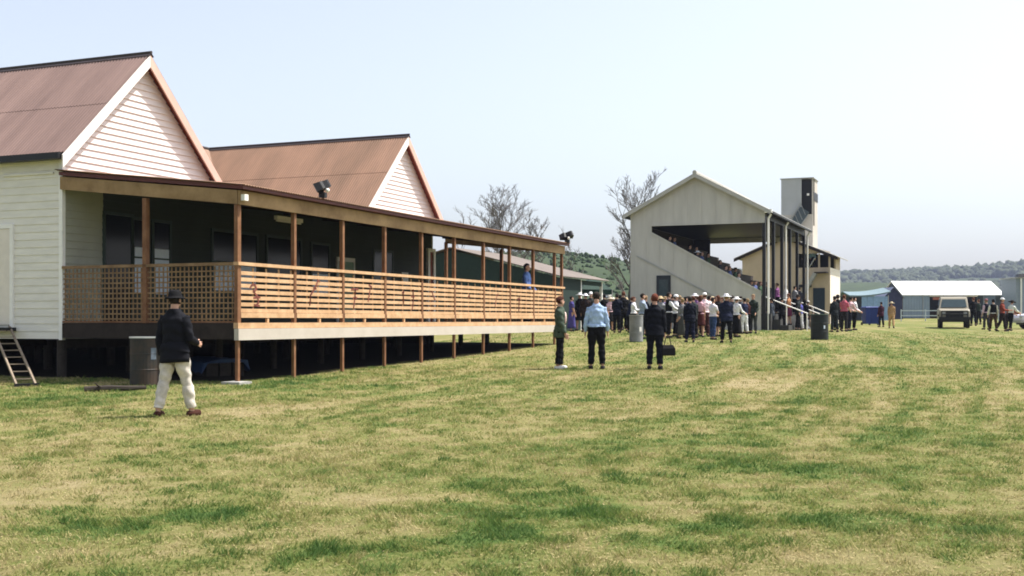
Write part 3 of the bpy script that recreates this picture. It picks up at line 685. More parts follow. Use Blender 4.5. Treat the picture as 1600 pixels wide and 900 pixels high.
def four_wd():
    x, y = on_ground(1489.5, 512.5); o = thing('four_wheel_drive', 'old pale beige four-wheel drive wagon parked facing the camera with black bull bar', 'four-wheel drive', (x,y,gzf(x,y)), R_(-19))
    body = mat('beige_car_paint', (0.26,0.235,0.175), 0.4, 0.06, 2, spec=0.5)
    # front at y=-2.1, back at +2.2 (local)
    def sec(yv, hw_lo, hw_hi, z0, z1): return [(-hw_lo,yv,z0),(hw_lo,yv,z0),(hw_lo*1.02,yv,(z0+z1)/2),(hw_hi,yv,z1-0.03),(hw_hi-0.05,yv,z1),(-hw_hi+0.05,yv,z1),(-hw_hi,yv,z1-0.03),(-hw_lo*1.02,yv,(z0+z1)/2)]
    MB().rings([sec(-2.0,0.80,0.80,0.55,1.02), sec(-1.93,0.84,0.83,0.52,1.08), sec(-0.85,0.86,0.85,0.52,1.16), sec(2.1,0.86,0.86,0.52,1.18), sec(2.15,0.84,0.84,0.55,1.15)]).build('body', body, o)
    c = MB().rings([[(-a,yv,z),(a,yv,z),(b,yv2,z2),(-b,yv2,z2)] for (a,yv,z,b,yv2,z2) in ((0.82,-0.88,1.165,0.70,-0.42,1.78),(0.82,-0.80,1.165,0.74,-0.3,1.85),(0.82,2.0,1.165,0.74,1.9,1.85),(0.80,2.1,1.165,0.70,2.0,1.78))])
    cab = c.build('cabin', body, o)
    MB().add([(-0.72,-0.875,1.235),(0.72,-0.875,1.235),(0.64,-0.515,1.71),(-0.64,-0.515,1.71)],[(0,1,2,3)]).build('windscreen', mat('car_glass', (0.03,0.05,0.055), 0.1, spec=0.6), cab)
    for s in (-1,1):
        MB().add([(s*0.828,-0.6,1.22),(s*0.828,1.9,1.22),(s*0.762,1.82,1.74),(s*0.762,-0.22,1.74)],[(0,1,2,3)]).build('side_window', mat('car_glass', (0.03,0.05,0.055)), cab)
        MB().tube([(s*0.6,-2.03,0.86),(s*0.6,-1.98,0.86)],0.095,14).build('headlight', mat('lamp_glass', (0.4,0.42,0.42), 0.15), o)
        MB().box(s*0.92-0.07,s*0.92+0.07,-0.75,-0.68,1.2,1.38).build('mirror', M_black, o)
        for yy in (-1.35,1.35): wheel(o, s*0.74, yy, 0.36, 0.22, M_grey)
        MB().box(s*0.84-0.06,s*0.84+0.06,-1.75,-0.95,0.70,0.80).build('guard', M_black, o)
    MB().box(-0.48,0.48,-2.03,-1.98,0.66,0.98).build('grille', M_black, o)
    bb = MB().box(-0.86,0.86,-2.22,-2.06,0.48,0.66)
    for z in (0.82,1.0): bb.tube([(-0.7,-2.2,z),(0.7,-2.2,z)],0.03,8)
    for xx in (-0.7,-0.28,0.28,0.7): bb.tube([(xx,-2.2,0.6),(xx,-2.2,1.02)],0.03,8)
    bb.build('bull_bar', M_black, o)
    MB().box(-0.74,0.74,-1.9,2.0,0.36,0.515).build('chassis', M_black, o)
    rr = MB()
    for yy in (0.1,0.9,1.7): rr.bar((-0.7,yy,1.90),(0.7,yy,1.90),0.04,0.03)
    for s in (-1,1): rr.bar((s*0.68,0.0,1.885),(s*0.68,1.8,1.885),0.03,0.05)
    rr.build('roof_rack', M_grey, o)
four_wd()

def sedan():
    x, y = on_ground(1612, 514); o = thing('parked_car', 'pale lavender sedan parked side-on at the right edge of the photo', 'car', (x+1.3,y,gzf(x+1.3,y)), 0)
    body = mat('lavender_white_paint', (0.62,0.60,0.68), 0.35, 0.04, 2, spec=0.5)
    prof = [(-2.15,0.40),(-2.2,0.62),(-2.1,0.80),(-1.0,0.93),(-0.35,1.38),(0.75,1.40),(1.35,1.02),(2.1,0.95),(2.18,0.6),(2.1,0.38)]
    MB().prism([(a,b) for a,b in prof],'y',-0.80,0.80).build('body', body, o)
    for s in (-1,1):
        MB().add([(-0.85,s*0.806,0.95),(-0.28,s*0.806,1.33),(0.25,s*0.806,1.345),(0.25,s*0.806,0.95)],[(0,1,2,3)]).build('side_window', mat('car_glass', (0.03,0.05,0.055)), o)
        MB().add([(0.32,s*0.806,0.95),(0.32,s*0.806,1.345),(0.7,s*0.806,1.34),(1.15,s*0.806,0.97)],[(0,1,2,3)]).build('side_window', mat('car_glass', (0.03,0.05,0.055)), o)
        MB().box(-2.22,-2.14,s*0.6-0.14,s*0.6+0.14,0.64,0.76).build('headlight', mat('lamp_glass', (0.4,0.42,0.42)), o)
    MB().add([(-0.99,-0.72,0.95),(-0.99,0.72,0.95),(-0.40,0.66,1.36),(-0.40,-0.66,1.36)],[(0,1,2,3)]).build('windscreen', mat('car_glass', (0.03,0.05,0.055)), o)
    MB().box(-2.26,-2.12,-0.8,0.8,0.36,0.5).build('bumper', M_grey, o)
    MB().box(-1.9,1.9,-0.7,0.7,0.25,0.4).build('underbody', M_black, o)
    for s in (-1,1):
        for xx in (-1.35,1.3):
            t = MB().tube([(xx,s*0.70,0.31),(xx,s*0.87,0.31)],0.31,20).build('wheel', mat('tyre_rubber', (0.015,0.015,0.015)), o)
            MB().tube([(xx,s*0.85,0.31),(xx,s*0.885,0.31)],0.18,14).build('rim', M_grey, t)
sedan()

def far_shed():
    Y = 104.0; x0 = X(1576,Y); g = gzf(x0,Y); o = thing('site_office', 'grey portable office with a dark window at the far right edge', 'portable office', (x0+3.0,Y,g), 0)
    m = mat('grey_blue_sheet', (0.24,0.28,0.33), 0.6, 0.08); ht = Zp(436,Y)-g
    MB().box(-3.0,3.0,-1.5,1.5,0.25,ht).build('wall', m, o)
    MB().box(-3.15,3.15,-1.7,1.7,ht+0.003,ht+0.10).build('roof', M_grey, o)
    f = MB().box(-2.05,-0.75,-1.56,-1.503,1.5,2.75).build('window', M_white, o)
    MB().box(-1.97,-0.83,-1.565,-1.561,1.58,2.67).build('pane', GLASS, f)
    MB().box(0.5,1.4,-1.55,-1.503,0.3,2.5).build('door', M_white, o)
    MB().tube([(-2.6,-1.66,0),(-2.6,-1.66,ht)],0.07,8).build('downpipe', M_white, o)
    MB().rings([[(-2.9,-1.75,ht+0.1),(-1.3,-1.75,ht+0.1),(-1.3,-1.0,ht+0.1),(-2.9,-1.0,ht+0.1)],[(-2.7,-1.6,ht+0.4),(-1.5,-1.6,ht+0.4),(-1.5,-1.1,ht+0.4),(-2.7,-1.1,ht+0.4)]]).build('roof_unit', M_black, o)
    for xx in (-2.6,0,2.6): MB().box(xx-0.2,xx+0.2,-1.3,1.3,-0.1,0.248).build('pier', M_conc, o)
far_shed()

def rail_fence():
    Y = 92.0; xa = X(1408,Y); xb = X(1560,Y); o = thing('rail_fence', 'low pale blue-white two-rail fence before the marquee', 'fence', (xa,Y,gzf(xa,Y)))
    m = mat('pale_fence_paint', (0.45,0.52,0.56), 0.6)
    for k in range(5): MB().tube([((xb-xa)*k/4,0,-0.1),((xb-xa)*k/4,0,0.95)],0.04,8).build('post', m, o)
    for z in (0.45,0.85): MB().bar((0,0,z),(xb-xa,0,z),0.04,0.07).build('rail', m, o)
rail_fence()

# ================================================================== PEOPLE
def rot_x(p, a, c):
    y, z = p[1]-c[1], p[2]-c[2]
    return Vector((p[0], c[1]+y*math.cos(a)+z*math.sin(a), c[2]-y*math.sin(a)+z*math.cos(a)))
def extract(me_v, me_n, polys, mask, off, rim, name, m, parent, wob=0.0, seed=0, smooth=True):
    used = [p for p in polys if all(mask[i] for i in p)]
    if len(used) < 4: return None
    idx = {}; vs = []; order = []
    for p in used:
        for i in p:
            if i not in idx: idx[i] = len(order); order.append(i)
    oi = np.array(order); P = me_v[oi]; Nn = me_n[oi]
    o_ = off[oi] if isinstance(off, np.ndarray) else np.full(len(oi), off)
    if wob:
        w = np.sin(P[:,2]*23+seed+P[:,0]*17)*np.sin(P[:,0]*29+P[:,2]*9+seed*2)+0.7*np.sin(P[:,2]*47+P[:,1]*31+seed)
        o_ = o_+wob*w
    A = P+Nn*o_[:,None]
    faces = [tuple(idx[i] for i in p) for p in used]
    ed = {}
    for f in faces:
        for a, b in zip(f, f[1:]+f[:1]):
            ed[(a,b)] = 1
    bd = [(a,b) for (a,b) in ed if (b,a) not in ed]
    ring = {}; extra = []
    for a, b in bd:
        for k in (a, b):
            if k not in ring:
                ring[k] = len(A)+len(extra); extra.append(P[k]+Nn[k]*(o_[k]-rim))
    faces += [(b, a, ring[a], ring[b]) for a, b in bd]
    V = np.vstack([A, np.array(extra)]) if extra else A
    me = bpy.data.meshes.new(name); me.from_pydata(V.tolist(), [], faces); me.materials.append(m)
    if smooth: me.polygons.foreach_set('use_smooth', [True]*len(me.polygons))
    o = bpy.data.objects.new(name, me); COL.objects.link(o); o.parent = parent
    return o

def person(label, x, y, z, H, face, top=(0.5,0.5,0.5), bottom=(0.02,0.02,0.03), sleeve='long', kind='trousers', jacket=False, hat=None, hair=(0.03,0.02,0.015), longhair=False,
           arms=((5,6,15),(5,6,15)), legs=((4,3,4),(-4,3,4)), lean=0, yaw=0, pitch=0, sit=False, vox=0.02, fem=False, belly=0.0, shoes=(0.02,0.02,0.02), vest=None, group=None, skin=None, legskin=False, plump=1.0, front=None):
    root = thing('person', label, 'person', (x,y,z), R_(face), group)
    s = H/1.75; hz = 0.90; b = MB(); bones = []
    C = Vector((0,0,hz)); LE = R_(lean)
    T = lambda p: rot_x(Vector(p), LE, C)
    sw = 0.155 if fem else 0.175
    pl = plump
    prof = [(0.80,0.10,0.09),(0.85,0.155*pl,0.115),(0.93,0.165*pl,0.122),(1.05,(0.125 if fem else 0.142)*pl,0.098+belly*0.8),(1.15,0.138*pl,0.105+belly),(1.27,0.158*pl,0.115+belly*0.3),(1.36,sw,0.105),(1.41,sw*0.86,0.09),(1.45,0.098,0.075),(1.50,0.06,0.06)]
    b.rings([[T((rx*math.cos(2*math.pi*j/18), ry*math.sin(2*math.pi*j/18)+(belly*0.4 if 1.0<zz<1.2 else 0), zz)) for j in range(18)] for zz,rx,ry in prof])
    bones += [('pelvis', T((-0.07,0,0.90)), T((0.07,0,0.90)), 0.12), ('pelvis', T((0,0,0.88)), T((0,0,0.98)), 0.13), ('chest', T((0,0,1.04)), T((0,0,1.36)), 0.13), ('chest', T((-0.12,0,1.39)), T((0.12,0,1.39)), 0.075)]
    # neck and head
    hc0 = Vector((0,0.015,1.635)); nb = T((0,-0.005,1.46))
    qh = Quaternion((1,0,0), -LE) @ Quaternion((0,0,1), R_(yaw)) @ Quaternion((1,0,0), -R_(pitch))
    hc = T(hc0)+(qh @ Vector((0,0,0)))
    hp = lambda v: qh @ Vector(v)+hc
    b.tube([nb, hp((0,-0.02,-0.06))],[0.06,0.052],12)
    b.ell((0,-0.012,0.03),(0.075,0.094,0.088),16,10,hp)
    b.ell((0,0.018,-0.045),(0.058,0.068,0.072),14,9,hp)
    b.ell((0,0.092,-0.012),(0.015,0.02,0.024),8,6,hp)
    for sg in (-1,1): b.ell((sg*0.077,-0.008,-0.01),(0.012,0.024,0.032),8,6,hp)
    bones += [('neck', nb, hp((0,-0.02,-0.09)), 0.055), ('head', hp((0,0,-0.04)), hp((0,-0.01,0.04)), 0.08)]
    # arms
    for sg, (p, out, bend) in ((-1, arms[0]), (1, arms[1])):
        sh = T((sg*sw*0.96, 0, 1.375)); p_ = R_(p)-LE*0.0; o_ = R_(out)
        d1 = Vector((sg*math.sin(o_), math.sin(p_)*math.cos(o_), -math.cos(p_)*math.cos(o_)))
        el = sh+d1*0.29
        p2 = R_(p+bend); inw = 0.35*math.sin(R_(min(bend,90)))
        d2 = Vector((sg*math.sin(o_)*0.6-sg*inw, math.sin(p2), -math.cos(p2))).normalized()
        wr = el+d2*0.255
        b.tube([sh-d1*0.015, sh+d1*0.1, el-d1*0.04, el, el+d2*0.06, wr],[0.050,0.053,0.043,0.042,0.044,0.030],12)
        bones += [('uparm', sh, el, 0.05), ('forearm', el, wr, 0.036)]
        a = (Vector((0,1,0))-d2*d2.y)
        a = a.normalized() if a.length > 0.2 else Vector((0,0,1))
        if abs(d2.y) > 0.7: a = (Vector((0,0,1))-d2*d2.z).normalized()
        nrm = d2.cross(a).normalized()
        b.tube([wr, wr+d2*0.03, wr+d2*0.09],[(0.028,0.019),(0.04,0.02),(0.04,0.017)],10,ref=tuple(nrm))
        big = 1.0 if vox < 0.012 else 1.25
        for k, ln in enumerate((0.070,0.082,0.076,0.058)):
            f0 = wr+d2*0.075+a*(0.030-0.020*k); f1 = f0+d2*ln*0.55+a*(0.006-0.004*k); f2 = f1+(d2*0.8-nrm*sg*0.5*(-1)).normalized()*ln*0.5
            b.tube([f0,f1,f2],[0.0100*big,0.0095*big,0.0075*big],7)
        b.tube([wr+d2*0.02+a*0.025, wr+d2*0.05+a*0.055, wr+d2*0.085+a*0.062],[0.013*big,0.011*big,0.009*big],7)
        bones.append(('hand', wr+d2*0.03, wr+d2*0.15, 0.03))
    # legs
    feet = []
    for sg, (p, out, bend) in ((-1, legs[0]), (1, legs[1])):
        hp_ = Vector((sg*0.088,0,0.88))
        if sit: p, bend = 84+p*0.5, 84+bend*0.5
        p_ = R_(p); o_ = R_(out)
        d1 = Vector((sg*math.sin(o_), math.sin(p_), -math.cos(p_))).normalized()
        kn = hp_+d1*0.40; p2 = R_(p-bend)
        d2 = Vector((sg*math.sin(o_)*0.8, math.sin(p2), -math.cos(p2))).normalized()
        an = kn+d2*0.40
        b.tube([hp_+Vector((0,0,0.03)), hp_+d1*0.12, kn-d1*0.06, kn, kn+d2*0.1, an-d2*0.08, an],[0.088*pl,0.085*pl,0.060,0.056,0.058,0.040,0.038],14)
        fd = Vector((sg*0.18, 1, -0.02)).normalized()
        if p2 < -0.25: fd = Vector((sg*0.1,0.9,-0.4)).normalized()
        so = Vector((0,0,-0.045))
        b.tube([an+so-fd*0.07, an+so-fd*0.03, an+so+fd*0.07, an+so+fd*0.145, an+so+fd*0.175],[(0.025,0.025),(0.040,0.042),(0.045,0.036),(0.042,0.025),(0.02,0.012)],12)
        bones += [('thigh', hp_, kn, 0.07), ('shin', kn, an-d2*0.02, 0.045), ('footL' if sg < 0 else 'footR', an+so-fd*0.04, an+so+fd*0.15, 0.04)]
        feet.append(min((an+so)[2]-0.04, (an+so+fd*0.15)[2]-0.02))
    drop = min(feet)
    me0 = bpy.data.meshes.new('tmp'); me0.from_pydata(b.v, [], b.f); ob = bpy.data.objects.new('tmp', me0); COL.objects.link(ob)
    md = ob.modifiers.new('r','REMESH'); md.mode = 'VOXEL'; md.voxel_size = vox
    ms = ob.modifiers.new('s','SMOOTH'); ms.factor = 0.5; ms.iterations = 2
    dg = bpy.context.evaluated_depsgraph_get(); me = bpy.data.meshes.new_from_object(ob.evaluated_get(dg)); bpy.data.objects.remove(ob); bpy.data.meshes.remove(me0)
    me.name = 'body'
    n = len(me.vertices); V = np.empty(n*3); me.vertices.foreach_get('co', V); V = V.reshape(-1,3)
    Nn = np.empty(n*3); me.vertices.foreach_get('normal', Nn); Nn = Nn.reshape(-1,3)
    best = np.full(n, 1e9); lab = np.zeros(n, int); par = np.zeros(n); names = []
    for k, (nm, a, c, r) in enumerate(bones):
        a = np.array(a); c = np.array(c); ab = c-a; t = np.clip(((V-a)@ab)/max(ab@ab,1e-9),0,1)
        dd = np.linalg.norm(V-(a+t[:,None]*ab),axis=1)-r
        u = dd < best; best[u] = dd[u]; lab[u] = k; par[u] = t[u]; names.append(nm)
    nm = np.array(names)[lab]
    hl = (V-np.array(hc))@np.array(qh.to_matrix())          # head-local coordinates
    polys = [tuple(p.vertices) for p in me.polygons]
    # face details by region
    mi = np.zeros(len(polys), int)
    cen = np.array([hl[list(p)].mean(0) for p in polys]); hd = np.array([nm[p[0]] == 'head' for p in polys])
    er = max(0.013, vox*0.7)
    for sg in (-1,1):
        mi[hd & (np.linalg.norm(cen-np.array([sg*0.032,0.078,0.012]),axis=1) < er*1.3)] = 1
    mi[hd & (np.abs(cen[:,2]+0.062) < max(0.008,vox*0.45)) & (np.abs(cen[:,0]) < 0.026) & (cen[:,1] > 0.05)] = 2
    V *= 1.0
    sk = skin or SKIN
    me.materials.clear(); [me.materials.append(q) for q in (sk, EYEM, LIPM)]
    me.polygons.foreach_set('material_index', mi); me.polygons.foreach_set('use_smooth', [True]*len(polys))
    bo = bpy.data.objects.new('body', me); COL.objects.link(bo); bo.parent = root
    isn = lambda *a: np.isin(nm, a)
    sd = random.uniform(0,6)
    # trousers / skirt / dress
    if kind == 'trousers':
        mk = isn('pelvis','thigh') | (isn('shin') & (par < 0.97))
        off = np.where(isn('pelvis'),0.012,np.where(isn('thigh'),0.018,0.022+0.010*par))
        extract(V,Nn,polys,mk,off,0.02,'trousers',cloth(*bottom),root,0.006,sd)
    else:
        zt = 1.08 if kind == 'skirt' else 1.02; zb = {'skirt':0.48,'long':0.15,'dress':0.42}[kind]
        if sit: zb = 0.75
        nn = 22; rg = []
        for i in range(8):
            f = i/7; zz = zt+(zb-zt)*f
            rx = (0.145+0.09*f**0.8)*pl; ry = 0.12+0.10*f**0.8
            rg.append([(rx*math.cos(2*math.pi*j/nn)*(1+0.07*f*math.sin(5*2*math.pi*j/nn+sd)), ry*math.sin(2*math.pi*j/nn)*(1+0.07*f*math.sin(5*2*math.pi*j/nn+sd)), zz) for j in range(nn)])
        MB().rings(rg[::-1]).build('skirt', cloth(*bottom), root, True)
    # top
    fl = {'long':0.95,'short':-1,'none':-2,'elbow':0.35}[sleeve]
    mk = isn('chest') | (isn('neck') & (par < (0.6 if jacket else 0.45))) 
    if sleeve != 'none': mk |= isn('uparm') & ((par < 0.75) if sleeve == 'short' else np.ones(n,bool))
    if fl > 0: mk |= isn('forearm') & (par < fl)
    if jacket:
        mk |= isn('pelvis') & (V[:,2] > 0.90)
        nn = 24; zz_ = [(1.06,0.150,0.118+belly*0.8),(0.98,0.172,0.140+belly*0.5),(0.90,0.190,0.152),(0.82,0.200,0.160),(0.765,0.204,0.164),(0.768,0.19,0.15)]
        MB().rings([[T((rx*pl*math.cos(2*math.pi*j/nn)*(1+0.02*math.sin(4*2*math.pi*j/nn+sd)), ry*math.sin(2*math.pi*j/nn), zq+0.008*math.sin(2*2*math.pi*j/nn+sd))) for j in range(nn)] for zq,rx,ry in zz_[::-1]]).build('jacket_hem', cloth(*top), root, True)
    else: mk |= isn('pelvis') & (V[:,2] > 0.955) if not lean else isn('nothing')
    off = np.where(isn('chest','neck'), 0.022 if jacket else 0.014, np.where(isn('pelvis','thigh'), 0.034, 0.018 if jacket else 0.012))
    extract(V,Nn,polys,mk,off,0.018,'jacket' if jacket else 'shirt',cloth(*top),root,0.007,sd+1)
    if vest:
        mk = isn('chest') | (isn('pelvis') & (V[:,2] > 0.93))
        extract(V,Nn,polys,mk,0.028,0.02,'vest',cloth(*vest),root,0.003,sd+2)
    if front:
        MB().ell((0.02,0.115,1.24),(0.085,0.045,0.15),14,9,T).build('shirt_front', cloth(*front), root, True)
    # shoes, hair
    for ft in ('footL','footR'): extract(V,Nn,polys,isn(ft)|(isn('shin')&(par>0.985)&False),0.009,0.012,'shoe',cloth(*shoes),root)
    hm = (isn('head')) & ((hl[:,1] < 0.012) | (hl[:,2] > 0.055)) & (hl[:,2] > (-0.10 if longhair else -0.06)) & ~((np.abs(hl[:,0]) > 0.07) & (np.abs(hl[:,2]+0.01) < 0.03) & (hl[:,1] > -0.03))
    extract(V,Nn,polys,hm,0.014,0.02,'hair',cloth(*hair),root,0.003,sd)
    if longhair:
        MB().rings([[hp((0.078*k*math.cos(2*math.pi*j/14), -0.04+0.055*k*math.sin(2*math.pi*j/14), zz)) for j in range(14)] for zz,k in ((-0.17,0.75),(-0.12,1.0),(-0.02,1.12),(0.06,1.05),(0.09,0.6))]).build('long_hair', cloth(*hair), root, True)
    if hat:
        ht, hcol = hat
        if ht == 'fedora': pr = [(0.10,0.028),(0.145,0.020),(0.150,0.014),(0.145,0.03),(0.102,0.046),(0.098,0.065),(0.09,0.115),(0.06,0.140),(0.01,0.138)]
        elif ht == 'brim': pr = [(0.10,0.030),(0.215,0.018),(0.222,0.010),(0.215,0.026),(0.102,0.044),(0.098,0.06),(0.09,0.100),(0.06,0.122),(0.01,0.124)]
        elif ht == 'wide': pr = [(0.20,0.030),(0.205,0.024),(0.102,0.045),(0.098,0.07),(0.088,0.125),(0.05,0.148),(0.01,0.15)]
        else: pr = [(0.092,0.030),(0.097,0.028),(0.098,0.055),(0.088,0.105),(0.055,0.135),(0.01,0.142)]
        hm_ = MB().rings([[hp((r*0.9*math.cos(2*math.pi*j/20), -0.01+r*1.08*math.sin(2*math.pi*j/20), zz)) for j in range(20)] for r,zz in pr])
        if ht == 'cap': hm_.rings([[hp(v) for v in ((-w,yy,zz),(w,yy,zz),(w,yy,zz+0.008),(-w,yy,zz+0.008))] for w,yy,zz in ((0.07,0.07,0.045),(0.065,0.12,0.038),(0.035,0.165,0.03))])
        hm_.build('hat', cloth(*hcol), root, True)
    # scale and drop onto the ground
    for c in root.children:
        m_ = c.data; m_.transform(Matrix.Translation((0,0,-drop)))
        m_.transform(Matrix.Scale(s,4)); m_.update()
    return root

NAVY = (0.006,0.008,0.017); BLK = (0.006,0.006,0.007); WHT = (0.72,0.72,0.74); CRM = (0.62,0.57,0.50); DGR = (0.03,0.035,0.035)
DK = (0.02,0.015,0.012); BRN = (0.09,0.035,0.02); FAIR = (0.25,0.17,0.09)
def at(u, v): x, y = on_ground(u, v); return x, y, gzf(x,y)
def ph(u, vf, vh, hatm=0.0):
    x, y = on_ground(u, vf); return x, y, gzf(x,y), min(1.92, max(1.5, (vf-vh)/F*y-hatm))
# --- four nearest men
x,y,z,H = ph(273,651,450,0.04)
person('man in a navy jacket and cream trousers walking on the grass beside the verandah', x,y,z,H, -18, top=(0.007,0.0075,0.011), bottom=(0.54,0.50,0.44), jacket=True, hat=('fedora',(0.006,0.006,0.007)), hair=DK,
       arms=((-4,14,22),(2,14,75)), legs=((-9,6,5),(11,8,4)), yaw=6, vox=0.0085, shoes=(0.05,0.018,0.012), plump=1.12)
x,y,z,H = ph(875,577,464)
person('man in a grey-green jacket with a pale shirt front, standing at the far verandah end', x,y,z,H, -88, top=(0.055,0.075,0.055), bottom=BLK, jacket=True, hair=(0.06,0.02,0.012), front=(0.72,0.52,0.48), arms=((4,6,20),(2,9,22)), legs=((3,3,4),(-3,3,4)), yaw=20, vox=0.010, shoes=(0.6,0.58,0.55), plump=1.04)
x,y,z,H = ph(932,577,457)
person('stout man in a light blue shirt and black trousers seen from behind', x,y,z,H, -4, top=(0.34,0.46,0.66), bottom=BLK, hair=DK, arms=((2,13,10),(4,14,14)), legs=((3,3,3),(-2,4,3)), pitch=24, vox=0.010, belly=0.04, plump=1.2)
x,y,z,H = ph(1023,577,460)
person('man in a dark navy suit and brown hair holding a black bag', x,y,z,H, -12, top=(0.006,0.007,0.012), bottom=(0.006,0.007,0.012), jacket=True, hair=(0.10,0.03,0.018), longhair=False, arms=((6,8,24),(4,9,8)), legs=((2,3,3),(-2,3,3)), pitch=8, vox=0.010, plump=1.1)
bx, by = x+0.30, y-0.02
o = thing('handbag', 'black bag hanging beside the navy suited man', 'bag', (bx,by,z+0.32), R_(20))
MB().rings([[(-a,-c,zz),(a,-c,zz),(a,c,zz),(-a,c,zz)] for a,c,zz in ((0.15,0.05,0.0),(0.17,0.075,0.02),(0.165,0.07,0.17),(0.13,0.03,0.25))]).build('body', cloth(*BLK), o)
MB().tube([(-0.09,0,0.24),(-0.05,0,0.42),(0.05,0,0.42),(0.09,0,0.24)],0.012,6).build('handle', cloth(*BLK), o)

